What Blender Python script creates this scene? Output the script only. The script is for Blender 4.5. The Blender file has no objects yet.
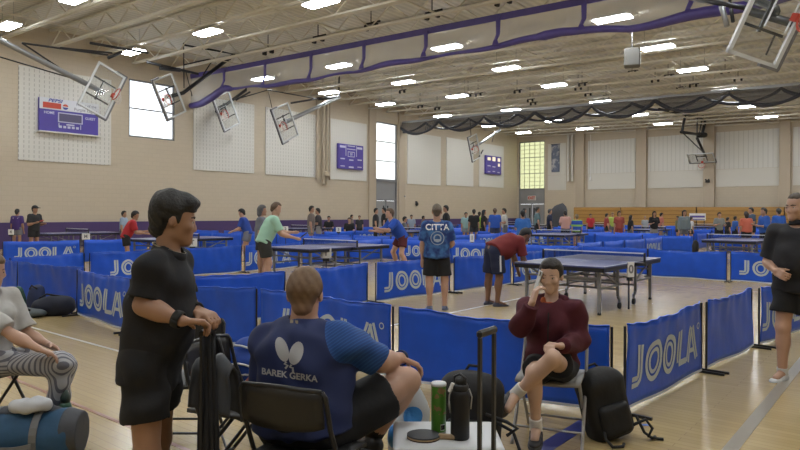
import bpy, bmesh, math, random
import numpy as np
from mathutils import Vector, Matrix
from mathutils.bvhtree import BVHTree

random.seed(7)
scene = bpy.context.scene
COL = scene.collection

# ------------------------------------------------------------------ camera, world, exposure
FOC, THETA, CAMH, ROLL, CX, CY = 645.0, math.radians(38.9), 1.57, 0.004, 400.0, 212.6
FW = Vector((-math.sin(THETA), math.cos(THETA), 0))
RT = Vector((math.cos(THETA), math.sin(THETA), 0))
UP = Vector((0, 0, 1))
cam_data = bpy.data.cameras.new('camera')
cam_data.sensor_fit = 'HORIZONTAL'
cam_data.sensor_width = 36.0
cam_data.lens = FOC / 800 * 36.0
cam_data.shift_y = -(225 - CY) / 800
cam_data.clip_end = 300
camera = bpy.data.objects.new('camera', cam_data)
ci = (RT + UP * ROLL).normalized()
cj = (UP - RT * ROLL).normalized()
cm = Matrix.Identity(4)
for r in range(3):
    cm[r][0], cm[r][1], cm[r][2] = ci[r], cj[r], -FW[r]
cm[2][3] = CAMH
camera.matrix_world = cm
COL.objects.link(camera)
scene.camera = camera

world = bpy.data.worlds.new('daylight')
scene.world = world
world.use_nodes = True
world.node_tree.nodes['Background'].inputs[0].default_value = (0.93, 0.97, 1.0, 1)
world.node_tree.nodes['Background'].inputs[1].default_value = 2.6
LAMP = 60.0
vs = scene.view_settings
vs.view_transform = 'Standard'
vs.look = 'None'
vs.gamma = 1.0
vs.exposure = -0.05
vs.use_curve_mapping = False
scene.cycles.max_bounces = 6
scene.cycles.diffuse_bounces = 4
scene.cycles.transparent_max_bounces = 16
scene.cycles.sample_clamp_indirect = 4.0
scene.cycles.caustics_reflective = False
scene.cycles.caustics_refractive = False


def atd(px, py, d):
    dx, dy = px - CX, py - CY
    l, u = (dx + ROLL * dy) / FOC, -(dy - ROLL * dx) / FOC
    return FW * d + RT * (l * d) + Vector((0, 0, CAMH + u * d))


def ground(px, d):
    p = atd(px, CY, d)
    return Vector((p.x, p.y, 0))


# ------------------------------------------------------------------ materials
MATS = {}


def mat(name, col, rough=0.6, metal=0.0, var=0.0, scale=8.0, bump=0.0, bscale=60.0, spec=0.5, trans=0.0):
    if name in MATS:
        return MATS[name]
    m = bpy.data.materials.new(name)
    m.use_nodes = True
    nt = m.node_tree
    b = nt.nodes['Principled BSDF']
    b.inputs['Base Color'].default_value = (*col, 1)
    b.inputs['Roughness'].default_value = rough
    b.inputs['Metallic'].default_value = metal
    b.inputs['Specular IOR Level'].default_value = spec
    if var or bump:
        tc = nt.nodes.new('ShaderNodeTexCoord')
    if var:
        n = nt.nodes.new('ShaderNodeTexNoise')
        n.inputs['Scale'].default_value = scale
        n.inputs['Detail'].default_value = 3
        nt.links.new(tc.outputs['Object'], n.inputs['Vector'])
        mx = nt.nodes.new('ShaderNodeMix')
        mx.data_type = 'RGBA'
        nt.links.new(n.outputs['Fac'], mx.inputs['Factor'])
        mx.inputs['A'].default_value = (*[max(0, c * (1 - var)) for c in col], 1)
        mx.inputs['B'].default_value = (*[min(1, c * (1 + var)) for c in col], 1)
        nt.links.new(mx.outputs['Result'], b.inputs['Base Color'])
    if bump:
        n2 = nt.nodes.new('ShaderNodeTexNoise')
        n2.inputs['Scale'].default_value = bscale
        bp = nt.nodes.new('ShaderNodeBump')
        bp.inputs['Strength'].default_value = bump
        bp.inputs['Distance'].default_value = 0.01
        nt.links.new(tc.outputs['Object'], n2.inputs['Vector'])
        nt.links.new(n2.outputs['Fac'], bp.inputs['Height'])
        nt.links.new(bp.outputs['Normal'], b.inputs['Normal'])
    if trans:
        out = nt.nodes['Material Output']
        t = nt.nodes.new('ShaderNodeBsdfTransparent')
        ms = nt.nodes.new('ShaderNodeMixShader')
        ms.inputs[0].default_value = trans
        nt.links.new(b.outputs[0], ms.inputs[1])
        nt.links.new(t.outputs[0], ms.inputs[2])
        nt.links.new(ms.outputs[0], out.inputs['Surface'])
    MATS[name] = m
    return m


def emit(name, col, strength):
    if name in MATS:
        return MATS[name]
    m = bpy.data.materials.new(name)
    m.use_nodes = True
    nt = m.node_tree
    nt.nodes.remove(nt.nodes['Principled BSDF'])
    e = nt.nodes.new('ShaderNodeEmission')
    e.inputs[0].default_value = (*col, 1)
    e.inputs[1].default_value = strength
    nt.links.new(e.outputs[0], nt.nodes['Material Output'].inputs['Surface'])
    MATS[name] = m
    return m


def N(nt, kind, **kw):
    n = nt.nodes.new(kind)
    for k, v in kw.items():
        setattr(n, k, v)
    return n


def math_node(nt, op, a, b=None, c=None):
    n = nt.nodes.new('ShaderNodeMath')
    n.operation = op
    for i, x in enumerate((a, b, c)):
        if x is None:
            continue
        if isinstance(x, (int, float)):
            n.inputs[i].default_value = x
        else:
            nt.links.new(x, n.inputs[i])
    return n.outputs[0]


def mix_rgb(nt, fac, a, b):
    mx = nt.nodes.new('ShaderNodeMix')
    mx.data_type = 'RGBA'
    for key, x in (('Factor', fac), ('A', a), ('B', b)):
        if isinstance(x, tuple):
            mx.inputs[key].default_value = (*x, 1)
        elif isinstance(x, (int, float)):
            mx.inputs[key].default_value = x
        else:
            nt.links.new(x, mx.inputs[key])
    return mx.outputs['Result']


def new_mat(name):
    m = bpy.data.materials.new(name)
    m.use_nodes = True
    MATS[name] = m
    return m, m.node_tree, m.node_tree.nodes['Principled BSDF']


def world_pos(nt):
    g = nt.nodes.new('ShaderNodeNewGeometry')
    s = nt.nodes.new('ShaderNodeSeparateXYZ')
    nt.links.new(g.outputs['Position'], s.inputs[0])
    return g, s


def wood_floor():
    m, nt, b = new_mat('maple_floor')
    g, s = world_pos(nt)
    mp = N(nt, 'ShaderNodeMapping')
    nt.links.new(g.outputs['Position'], mp.inputs['Vector'])
    br = N(nt, 'ShaderNodeTexBrick')
    nt.links.new(mp.outputs[0], br.inputs['Vector'])
    br.offset = 0.37
    br.inputs['Color1'].default_value = (0.51, 0.385, 0.185, 1)
    br.inputs['Color2'].default_value = (0.44, 0.33, 0.155, 1)
    br.inputs['Mortar'].default_value = (0.33, 0.235, 0.12, 1)
    br.inputs['Scale'].default_value = 1.0
    br.inputs['Mortar Size'].default_value = 0.003
    br.inputs['Brick Width'].default_value = 1.3
    br.inputs['Row Height'].default_value = 0.07
    st = N(nt, 'ShaderNodeMapping')
    st.inputs['Scale'].default_value = (0.7, 9.0, 1)
    nt.links.new(g.outputs['Position'], st.inputs['Vector'])
    no = N(nt, 'ShaderNodeTexNoise')
    no.inputs['Scale'].default_value = 2.2
    no.inputs['Detail'].default_value = 4
    nt.links.new(st.outputs[0], no.inputs['Vector'])
    f = math_node(nt, 'MULTIPLY', no.outputs['Fac'], 0.55)
    c = mix_rgb(nt, f, br.outputs['Color'], (0.39, 0.285, 0.145))
    nt.links.new(c, b.inputs['Base Color'])
    b.inputs['Roughness'].default_value = 0.2
    b.inputs['Specular IOR Level'].default_value = 0.5
    n3 = N(nt, 'ShaderNodeTexNoise')
    n3.inputs['Scale'].default_value = 6
    nt.links.new(g.outputs['Position'], n3.inputs['Vector'])
    r = math_node(nt, 'MULTIPLY_ADD', n3.outputs['Fac'], 0.10, 0.17)
    nt.links.new(r, b.inputs['Roughness'])
    bp = N(nt, 'ShaderNodeBump')
    bp.inputs['Strength'].default_value = 0.04
    bp.inputs['Distance'].default_value = 0.02
    nt.links.new(no.outputs['Fac'], bp.inputs['Height'])
    nt.links.new(bp.outputs[0], b.inputs['Normal'])
    return m


def block_wall(name, col, along):
    m, nt, b = new_mat(name)
    g, s = world_pos(nt)
    cb = N(nt, 'ShaderNodeCombineXYZ')
    nt.links.new(s.outputs['Y' if along == 'Y' else 'X'], cb.inputs[0])
    nt.links.new(s.outputs['Z'], cb.inputs[1])
    br = N(nt, 'ShaderNodeTexBrick')
    nt.links.new(cb.outputs[0], br.inputs['Vector'])
    br.inputs['Color1'].default_value = (*col, 1)
    br.inputs['Color2'].default_value = (*[c * 0.97 for c in col], 1)
    br.inputs['Mortar'].default_value = (*[c * 0.88 for c in col], 1)
    br.inputs['Scale'].default_value = 1
    br.inputs['Mortar Size'].default_value = 0.006
    br.inputs['Brick Width'].default_value = 0.4
    br.inputs['Row Height'].default_value = 0.2
    nt.links.new(br.outputs['Color'], b.inputs['Base Color'])
    b.inputs['Roughness'].default_value = 0.55
    return m


def acoustic(name, along, base, slot, pu, pv, du, dv):
    m, nt, b = new_mat(name)
    g, s = world_pos(nt)
    u = math_node(nt, 'FRACT', math_node(nt, 'DIVIDE', s.outputs['Y' if along == 'Y' else 'X'], pu))
    v = math_node(nt, 'FRACT', math_node(nt, 'DIVIDE', s.outputs['Z'], pv))
    a = math_node(nt, 'LESS_THAN', u, du)
    c = math_node(nt, 'LESS_THAN', v, dv)
    f = math_node(nt, 'MULTIPLY', a, c)
    nt.links.new(mix_rgb(nt, f, base, slot), b.inputs['Base Color'])
    b.inputs['Roughness'].default_value = 0.7
    return m


def deck_mat():
    m, nt, b = new_mat('ceiling_deck')
    g, s = world_pos(nt)
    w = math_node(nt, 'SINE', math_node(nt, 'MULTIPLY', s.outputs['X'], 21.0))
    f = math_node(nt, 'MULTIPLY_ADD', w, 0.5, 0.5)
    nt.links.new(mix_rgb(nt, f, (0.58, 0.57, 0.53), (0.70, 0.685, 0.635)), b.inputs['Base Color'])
    bp = N(nt, 'ShaderNodeBump')
    bp.inputs['Strength'].default_value = 0.5
    bp.inputs['Distance'].default_value = 0.04
    nt.links.new(f, bp.inputs['Height'])
    nt.links.new(bp.outputs[0], b.inputs['Normal'])
    b.inputs['Roughness'].default_value = 0.6
    return m


def bleacher_mat():
    m, nt, b = new_mat('bleacher_wood')
    g, s = world_pos(nt)
    mp = N(nt, 'ShaderNodeMapping')
    mp.inputs['Scale'].default_value = (0.6, 1, 14)
    nt.links.new(g.outputs['Position'], mp.inputs[0])
    no = N(nt, 'ShaderNodeTexNoise')
    no.inputs['Scale'].default_value = 3
    nt.links.new(mp.outputs[0], no.inputs['Vector'])
    nt.links.new(mix_rgb(nt, no.outputs['Fac'], (0.50, 0.28, 0.08), (0.36, 0.19, 0.05)), b.inputs['Base Color'])
    b.inputs['Roughness'].default_value = 0.4
    return m


def cloth_stripes(name, cols, freq, axis='X', width=0.5):
    m, nt, b = new_mat(name)
    tc = N(nt, 'ShaderNodeTexCoord')
    s = N(nt, 'ShaderNodeSeparateXYZ')
    nt.links.new(tc.outputs['Object'], s.inputs[0])
    f = math_node(nt, 'FRACT', math_node(nt, 'MULTIPLY', s.outputs[axis], freq))
    a = math_node(nt, 'LESS_THAN', f, width)
    nt.links.new(mix_rgb(nt, a, cols[0], cols[1]), b.inputs['Base Color'])
    b.inputs['Roughness'].default_value = 0.85
    return m


def cloth_blotch(name, c1, c2, scale, lo=0.42, hi=0.6):
    m, nt, b = new_mat(name)
    tc = N(nt, 'ShaderNodeTexCoord')
    no = N(nt, 'ShaderNodeTexNoise')
    no.inputs['Scale'].default_value = scale
    no.inputs['Detail'].default_value = 4
    nt.links.new(tc.outputs['Object'], no.inputs['Vector'])
    rp = N(nt, 'ShaderNodeMapRange')
    rp.inputs[1].default_value = lo
    rp.inputs[2].default_value = hi
    nt.links.new(no.outputs['Fac'], rp.inputs[0])
    nt.links.new(mix_rgb(nt, rp.outputs[0], c1, c2), b.inputs['Base Color'])
    b.inputs['Roughness'].default_value = 0.8
    return m


def glass_mat(name, tint, trans):
    m, nt, b = new_mat(name)
    b.inputs['Base Color'].default_value = (*tint, 1)
    b.inputs['Roughness'].default_value = 0.06
    t = N(nt, 'ShaderNodeBsdfTransparent')
    ms = N(nt, 'ShaderNodeMixShader')
    ms.inputs[0].default_value = trans
    nt.links.new(b.outputs[0], ms.inputs[1])
    nt.links.new(t.outputs[0], ms.inputs[2])
    nt.links.new(ms.outputs[0], nt.nodes['Material Output'].inputs['Surface'])
    return m


M_FLOOR = wood_floor()
M_WALL_L = block_wall('tan_block_left', (0.54, 0.462, 0.352), 'Y')
M_WALL_B = block_wall('tan_block_back', (0.54, 0.462, 0.352), 'X')
M_PILASTER = mat('pilaster_paint', (0.47, 0.395, 0.30), 0.6)
M_ACOU_L = acoustic('acoustic_left', 'Y', (0.66, 0.645, 0.60), (0.44, 0.425, 0.39), 0.2, 0.2, 0.16, 0.62)
M_ACOU_LP = acoustic('acoustic_left_plain', 'Y', (0.66, 0.645, 0.60), (0.61, 0.595, 0.55), 0.2, 0.2, 0.14, 0.7)
M_ACOU_B = acoustic('acoustic_back', 'X', (0.66, 0.645, 0.60), (0.53, 0.515, 0.475), 0.32, 4.0, 0.14, 1.0)
M_CREAM = mat('cream_panel', (0.64, 0.615, 0.555), 0.6)
M_DECK = deck_mat()
M_JOIST = mat('joist_paint', (0.70, 0.67, 0.59), 0.5)
M_LAMP = emit('lamp_diffuser', (0.93, 0.975, 1.0), LAMP)
M_LAMPBODY = mat('lamp_housing', (0.75, 0.75, 0.72), 0.4)
M_PURPLE = mat('purple_pad', (0.062, 0.035, 0.13), 0.55)
M_PURPLE_CURT = mat('purple_vinyl', (0.075, 0.057, 0.245), 0.45, var=0.25, scale=3)
M_MESH_WHITE = mat('curtain_net', (0.74, 0.73, 0.72), 0.8, trans=0.66)
M_MESH_DARK = mat('dark_net', (0.075, 0.075, 0.085), 0.8, trans=0.25)
M_CURT_DARK = mat('dark_vinyl', (0.030, 0.031, 0.042), 0.5)
M_BLEACH = bleacher_mat()
M_BANNER = mat('blue_vinyl', (0.013, 0.092, 0.62), 0.36, var=0.18, scale=5, bump=0.25, bscale=9, spec=0.4)
M_HEM = mat('banner_hem', (0.55, 0.60, 0.68), 0.6)
M_LOGO = mat('logo_white', (0.50, 0.57, 0.62), 0.55)
M_BLACK_METAL = mat('black_metal', (0.014, 0.014, 0.016), 0.4)
M_DARK_METAL = mat('dark_metal', (0.03, 0.03, 0.033), 0.35, metal=0.4)
M_GREY_METAL = mat('grey_metal', (0.32, 0.33, 0.34), 0.35, metal=0.6)
M_STEEL_TUBE = mat('leg_steel', (0.25, 0.255, 0.26), 0.4, metal=0.3)
M_TABLE = mat('table_blue', (0.060, 0.075, 0.235), 0.3, var=0.05)
M_WHITE = mat('white_paint', (0.78, 0.78, 0.77), 0.5)
M_NET = mat('net_mesh', (0.028, 0.032, 0.065), 0.8, trans=0.45)
M_RUBBER = mat('black_rubber', (0.010, 0.010, 0.010), 0.7)
M_GLASS = glass_mat('board_glass', (0.30, 0.33, 0.32), 0.88)
M_BOARDFRAME = mat('board_frame', (0.62, 0.64, 0.65), 0.4)
M_RED = mat('rim_red', (0.50, 0.06, 0.035), 0.5)
M_NETWHITE = mat('hoop_net', (0.70, 0.66, 0.62), 0.8)
M_PINKNET = mat('hoop_net_red', (0.55, 0.22, 0.18), 0.8)
M_DOOR = mat('door_grey', (0.26, 0.26, 0.265), 0.5)
M_FRAME = mat('frame_grey', (0.20, 0.20, 0.21), 0.5)
M_SB = mat('scoreboard_purple', (0.085, 0.062, 0.33), 0.45)
M_SBTXT = mat('scoreboard_text', (0.55, 0.55, 0.70), 0.5)


# ------------------------------------------------------------------ mesh helpers
def link(name, me, material, parent=None, smooth=False):
    if material is not None:
        me.materials.append(material)
    if smooth:
        me.polygons.foreach_set('use_smooth', np.ones(len(me.polygons), dtype=bool))
    o = bpy.data.objects.new(name, me)
    COL.objects.link(o)
    if parent is not None:
        o.parent = parent
    return o


def frame_from(z, x=None):
    z = Vector(z).normalized()
    if x is None:
        x = Vector((1, 0, 0)) if abs(z.x) < 0.9 else Vector((0, 1, 0))
    x = (Vector(x) - z * z.dot(Vector(x))).normalized()
    return x, z.cross(x), z


class MB:
    def __init__(s, M=None):
        s.v, s.f, s.M = [], [], M

    def add(s, vs_, fs):
        n = len(s.v)
        s.v += [Vector(p) for p in vs_]
        s.f += [tuple(i + n for i in f) for f in fs]
        return s

    def box(s, c, size, R=None, ch=0.0):
        hx, hy, hz = size[0] / 2, size[1] / 2, size[2] / 2
        c = Vector(c)
        if ch <= 0:
            P = [Vector((a * hx, b * hy, d * hz)) for a in (-1, 1) for b in (-1, 1) for d in (-1, 1)]
            fs = [(0, 1, 3, 2), (4, 6, 7, 5), (0, 4, 5, 1), (2, 3, 7, 6), (0, 2, 6, 4), (1, 5, 7, 3)]
        else:
            ch = min(ch, hx * 0.9, hy * 0.9, hz * 0.9)
            P = []
            for a in (-1, 1):
                for b in (-1, 1):
                    for d in (-1, 1):
                        P += [Vector((a * hx, b * (hy - ch), d * (hz - ch))), Vector((a * (hx - ch), b * hy, d * (hz - ch))),
                              Vector((a * (hx - ch), b * (hy - ch), d * hz))]
            bm = bmesh.new()
            for p in P:
                bm.verts.new(p)
            bmesh.ops.convex_hull(bm, input=bm.verts)
            bm.verts.index_update()
            P = [v.co.copy() for v in bm.verts]
            fs = [tuple(v.index for v in f.verts) for f in bm.faces]
            bm.free()
        if R is not None:
            P = [R @ p for p in P]
        return s.add([p + c for p in P], fs)

    def bar(s, a, b, w, h=None, x=None):
        a, b = Vector(a), Vector(b)
        h = h or w
        X, Y, Z = frame_from(b - a, x)
        P = []
        for e in (a, b):
            for i, j in ((-1, -1), (1, -1), (1, 1), (-1, 1)):
                P.append(e + X * (i * w / 2) + Y * (j * h / 2))
        return s.add(P, [(3, 2, 1, 0), (4, 5, 6, 7), (0, 1, 5, 4), (1, 2, 6, 5), (2, 3, 7, 6), (3, 0, 4, 7)])

    def tube(s, pts, r, seg=8, closed=False):
        pts = [Vector(p) for p in pts]
        n = len(pts)
        rs = r if isinstance(r, (list, tuple)) else [r] * n
        P, F = [], []
        px = None
        for i, p in enumerate(pts):
            if closed:
                t = pts[(i + 1) % n] - pts[i - 1]
            else:
                t = pts[min(i + 1, n - 1)] - pts[max(i - 1, 0)]
            X, Y, Z = frame_from(t, px)
            px = X
            for k in range(seg):
                a = 2 * math.pi * k / seg
                P.append(p + (X * math.cos(a) + Y * math.sin(a)) * rs[i])
        m = n if closed else n - 1
        for i in range(m):
            for k in range(seg):
                a, b = i * seg + k, i * seg + (k + 1) % seg
                c, d = ((i + 1) % n) * seg + (k + 1) % seg, ((i + 1) % n) * seg + k
                F.append((a, b, c, d))
        if not closed:
            F.append(tuple(range(seg - 1, -1, -1)))
            F.append(tuple((n - 1) * seg + k for k in range(seg)))
        return s.add(P, F)

    def lathe(s, prof, seg=20, c=(0, 0, 0), R=None, sx=1, sy=1):
        P, F = [], []
        c = Vector(c)
        for (r, z) in prof:
            for k in range(seg):
                a = 2 * math.pi * k / seg
                p = Vector((r * math.cos(a) * sx, r * math.sin(a) * sy, z))
                P.append((R @ p if R is not None else p) + c)
        for i in range(len(prof) - 1):
            for k in range(seg):
                F.append((i * seg + k, i * seg + (k + 1) % seg, (i + 1) * seg + (k + 1) % seg, (i + 1) * seg + k))
        F.append(tuple(range(seg - 1, -1, -1)))
        F.append(tuple((len(prof) - 1) * seg + k for k in range(seg)))
        return s.add(P, F)

    def sheet(s, grid, th=0.004):
        """grid[i][j] points, thickened both ways along vertex normals"""
        G = np.array([[tuple(p) for p in row] for row in grid])
        du = np.gradient(G, axis=0)
        dv = np.gradient(G, axis=1)
        nn = np.cross(du, dv)
        nn /= np.linalg.norm(nn, axis=2, keepdims=True) + 1e-12
        A, B = G + nn * th / 2, G - nn * th / 2
        n, m = G.shape[:2]
        P = [tuple(p) for p in A.reshape(-1, 3)] + [tuple(p) for p in B.reshape(-1, 3)]
        o = n * m
        F = []
        for i in range(n - 1):
            for j in range(m - 1):
                a, b, c, d = i * m + j, (i + 1) * m + j, (i + 1) * m + j + 1, i * m + j + 1
                F += [(a, b, c, d), (o + d, o + c, o + b, o + a)]
        for i in range(n - 1):
            for j in (0, m - 1):
                a, b = i * m + j, (i + 1) * m + j
                F.append((a, o + a, o + b, b) if j == 0 else (a, b, o + b, o + a))
        for j in range(m - 1):
            for i in (0, n - 1):
                a, b = i * m + j, i * m + j + 1
                F.append((a, b, o + b, o + a) if i == 0 else (a, o + a, o + b, b))
        return s.add(P, F)

    def quadgrid(s, grid):
        n, m = len(grid), len(grid[0])
        P = [p for row in grid for p in row]
        F = [(i * m + j, (i + 1) * m + j, (i + 1) * m + j + 1, i * m + j + 1) for i in range(n - 1) for j in range(m - 1)]
        return s.add(P, F)

    def build(s, name, material, parent=None, smooth=False, origin=None):
        me = bpy.data.meshes.new(name)
        V = s.v if origin is None else [p - Vector(origin) for p in s.v]
        if s.M is not None:
            V = [s.M @ p for p in V]
        me.from_pydata([tuple(p) for p in V], [], s.f)
        me.update()
        return link(name, me, material, parent, smooth)


def tag(o, label, cat, group=None):
    o['label'] = label
    o['category'] = cat
    if group:
        o['group'] = group
    return o


def thing(name, label, cat, loc=(0, 0, 0), rotz=0.0, group=None):
    o = bpy.data.objects.new(name, None)
    COL.objects.link(o)
    o.empty_display_size = 0.1
    o.location = loc
    o.rotation_euler = (0, 0, rotz)
    return tag(o, label, cat, group)


def struct(o):
    o['kind'] = 'structure'
    return o


CH = {}


def kids(o):
    return [c for c in bpy.data.objects if c.parent == o]


def dup(root, loc, rotz=None, label=None, group=None):
    if root.name not in CH:
        CH[root.name] = [(c, [(g) for g in kids(c)]) for c in kids(root)]
    r = root.copy()
    COL.objects.link(r)
    r.location = loc
    if rotz is not None:
        r.rotation_euler = (0, 0, rotz)
    if label:
        r['label'] = label
    if group:
        r['group'] = group
    for c, gs in CH[root.name]:
        d = c.copy()
        COL.objects.link(d)
        d.parent = r
        for g in gs:
            e = g.copy()
            COL.objects.link(e)
            e.parent = d
    return r


def text_geo(body, size, bold=0.0, shear=0.0):
    cu = bpy.data.curves.new('lettering', 'FONT')
    cu.body = body
    cu.size = size
    cu.offset = bold
    cu.shear = shear
    cu.align_x = 'CENTER'
    cu.align_y = 'CENTER'
    ob = bpy.data.objects.new('lettering', cu)
    COL.objects.link(ob)
    dg = bpy.context.evaluated_depsgraph_get()
    dg.update()
    me = bpy.data.meshes.new_from_object(ob.evaluated_get(dg))
    V = [tuple(v.co) for v in me.vertices]
    F = [tuple(p.vertices) for p in me.polygons]
    bpy.data.objects.remove(ob)
    bpy.data.curves.remove(cu)
    bpy.data.meshes.remove(me)
    return V, F


def put_text(mb, body, size, org, ux, uy, bold=0.0, shear=0.0, stretch=1.0):
    V, F = text_geo(body, size, bold, shear)
    org, ux, uy = Vector(org), Vector(ux), Vector(uy)
    mb.add([org + ux * (v[0] * stretch) + uy * v[1] for v in V], F)
    return mb


# ------------------------------------------------------------------ the hall
LX, BY, RX, FY = -29.0, 53.2, 12.0, -8.0


def wall_x(px, py):
    l, u = (px - CX + ROLL * (py - CY)) / FOC, -((py - CY) - ROLL * (px - CX)) / FOC
    d = BY / (FW.y + RT.y * l)
    p = atd(px, py, d)
    return p.x, p.z


def wall_with_holes(name, axis, pos, u0, u1, z0, z1, holes, material, th=0.25, inward=1):
    us = sorted({u0, u1, *[h[0] for h in holes], *[h[1] for h in holes]})
    zs = sorted({z0, z1, *[h[2] for h in holes], *[h[3] for h in holes]})
    mb = MB()
    for i in range(len(us) - 1):
        for j in range(len(zs) - 1):
            cu, cz = (us[i] + us[i + 1]) / 2, (zs[j] + zs[j + 1]) / 2
            if any(h[0] < cu < h[1] and h[2] < cz < h[3] for h in holes):
                continue
            c = (pos - inward * th / 2, cu, cz) if axis == 'X' else (cu, pos - inward * th / 2, cz)
            sz = (th, us[i + 1] - us[i], zs[j + 1] - zs[j]) if axis == 'X' else (us[i + 1] - us[i], th, zs[j + 1] - zs[j])
            mb.box(c, sz)
    return struct(mb.build(name, material))


mb = MB()
mb.box(((LX + RX) / 2, (FY + BY) / 2, -0.05), (RX - LX + 0.5, BY - FY + 0.5, 0.1))
struct(mb.build('floor', M_FLOOR))

WX = [(-28.85, -26.25, 3.72, 8.1), (-28.85, -26.25, 0.0, 3.72)]
wall_with_holes('wall_left', 'X', LX, FY, BY, 0, 9.9, [(15.59, 18.01, 5.1, 7.85), (33.3, 35.6, 3.82, 7.83), (33.3, 35.6, 0, 3.82)], M_WALL_L)
wall_with_holes('wall_back', 'Y', BY, LX - 0.25, RX, 0, 9.9, WX, M_WALL_B, inward=-1)
wall_with_holes('wall_right', 'X', RX, FY, BY, 0, 9.9, [], M_WALL_L, inward=-1)
wall_with_holes('wall_front', 'Y', FY, LX - 0.25, RX, 0, 9.9, [], M_WALL_B)


def deck_z(x):
    return 9.35 - 0.02 * (x - LX)


def low_z(x):
    return 8.55 - 0.02 * (x - LX)


mb = MB()
mb.quadgrid([[(LX - 0.3, FY - 0.3, deck_z(LX - 0.3)), (RX + 0.3, FY - 0.3, deck_z(RX + 0.3))],
             [(LX - 0.3, BY + 0.3, deck_z(LX - 0.3)), (RX + 0.3, BY + 0.3, deck_z(RX + 0.3))]])
mb.quadgrid([[(LX - 0.3, FY - 0.3, deck_z(LX - 0.3) + .12), (RX + 0.3, FY - 0.3, deck_z(RX + 0.3) + .12)],
             [(LX - 0.3, BY + 0.3, deck_z(LX - 0.3) + .12), (RX + 0.3, BY + 0.3, deck_z(RX + 0.3) + .12)]])
struct(mb.build('ceiling', M_DECK))

# open-web joists, one beam each
L = RX - LX
mb = MB()
for dy in (-0.055, 0.055):
    mb.box((L / 2, dy, 0.04), (L, 0.075, 0.08))
    mb.box((L / 2, dy, 0.74), (L, 0.075, 0.08))
n = int(L / 0.95)
for i in range(n):
    a, b = (i * 0.95, 0.06), ((i + 1) * 0.95, 0.72)
    if i % 2:
        a, b = (a[0], 0.72), (b[0], 0.06)
    mb.bar((a[0], 0, a[1]), (b[0], 0, b[1]), 0.038)
j0 = mb.build('beam', M_JOIST)
struct(j0)
YJ = [-6.5 + 1.86 * k for k in range(33)]
for k, y in enumerate(YJ):
    j = j0 if k == 0 else j0.copy()
    if k:
        COL.objects.link(j)
    j.location = (LX, y, 8.55)
    j.rotation_euler = (0, math.atan(0.02), 0)
# bridging rods that run across the joists
mb = MB()
mb.box((0, (FY + BY) / 2, 0.02), (0.05, BY - FY, 0.05))
br0 = struct(mb.build('bridging_beam', M_JOIST))
for k, x in enumerate((-25.2, -21.0, -17.0, -12.8, -8.5, -4.2, 0.0, 4.2)):
    j = br0 if k == 0 else br0.copy()
    if k:
        COL.objects.link(j)
    j.location = (x, 0, low_z(x) + 0.08)

# acoustic wall panels on the left wall
for k, (y0, y1, z0, z1, m_) in enumerate([(10.81, 14.72, 3.69, 7.6, M_ACOU_L), (19.04, 22.9, 3.72, 7.55, M_ACOU_L), (23.71, 27.6, 3.71, 7.55, M_ACOU_L),
                                           (28.75, 32.3, 3.66, 7.5, M_ACOU_LP), (36.72, 40.9, 3.66, 7.45, M_ACOU_LP), (41.68, 45.6, 3.74, 7.5, M_ACOU_LP),
                                           (46.5, 50.6, 3.8, 7.5, M_ACOU_LP), (2.5, 6.4, 3.69, 7.6, M_ACOU_L)]):
    mb = MB().box((LX + 0.02, (y0 + y1) / 2, (z0 + z1) / 2), (0.05, y1 - y0, z1 - z0))
    struct(mb.build('wall_panel', m_))
# back wall panels: ribbed above, cream below; pilasters between
bps = [(548, 566), (588, 635.5), (648, 703), (716, 779), (793, 850)]
for (a, b) in bps:
    x0, x1 = wall_x(a, 180)[0], wall_x(b, 180)[0]
    z2 = 7.75
    struct(MB().box(((x0 + x1) / 2, BY - 0.02, (4.95 + z2) / 2), (x1 - x0, 0.05, z2 - 4.95)).build('wall_panel', M_ACOU_B if a > 560 else M_CREAM))
    struct(MB().box(((x0 + x1) / 2, BY - 0.02, (3.62 + 4.93) / 2), (x1 - x0, 0.05, 1.31)).build('wall_panel', M_CREAM))
for (a, b, w) in [(577, 585, 0), (637, 647, 0), (704, 715, 0), (780, 791, 0)]:
    x0, x1 = wall_x(a, 180)[0], wall_x(b, 180)[0]
    struct(MB().box(((x0 + x1) / 2, BY - 0.16, 4.4), (x1 - x0, 0.32, 8.8)).build('wall_pilaster', M_PILASTER))
for y0, y1 in ((32.5, 33.2), (35.7, 36.4)):
    struct(MB().box((LX + 0.06, (y0 + y1) / 2, 4.5), (0.12, y1 - y0, 9.0)).build('wall_pilaster', M_PILASTER))

# purple wall pads along the foot of the left wall
struct(MB().box((LX + 0.05, (FY + 33.2) / 2, 0.56), (0.1, 33.2 - FY, 1.08)).build('baseboard_left', M_PURPLE))
struct(MB().box((LX + 0.05, (35.8 + BY) / 2, 0.56), (0.1, BY - 35.8, 1.08)).build('baseboard_left_far', M_PURPLE))

# bundled pipes on the left wall, conduits on the back wall
mb = MB()
for dy, r_, zb in ((-0.55, 0.10, 3.6), (-0.05, 0.09, 3.3), (0.25, 0.09, 3.3), (0.5, 0.05, 3.6)):
    mb.tube([(LX + 0.16, 28.2 + dy, zb), (LX + 0.16, 28.2 + dy, 8.9)], r_, 10)
mb.lathe([(0.05, -0.2), (0.24, -0.12), (0.24, 0.12), (0.05, 0.2)], 12, (LX + 0.25, 28.35, 3.95))
struct(mb.build('trim_1', M_PILASTER))
mb = MB()
for px in (568.5, 572.5):
    x, z = wall_x(px, 182)
    mb.tube([(x, BY - 0.12, 4.35), (x, BY - 0.12, 8.4)], 0.1, 10)
struct(mb.build('trim_2', M_CREAM))
x, z = wall_x(591, 180)
struct(MB().tube([(x, BY - 0.12, 4.6), (x, BY - 0.12, 8.3)], 0.02, 6).lathe([(0.02, 0), (0.09, 0.1), (0.05, 0.4)], 10, (x, BY - 0.12, 4.3)).build('trim_3', M_WHITE))


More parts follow.
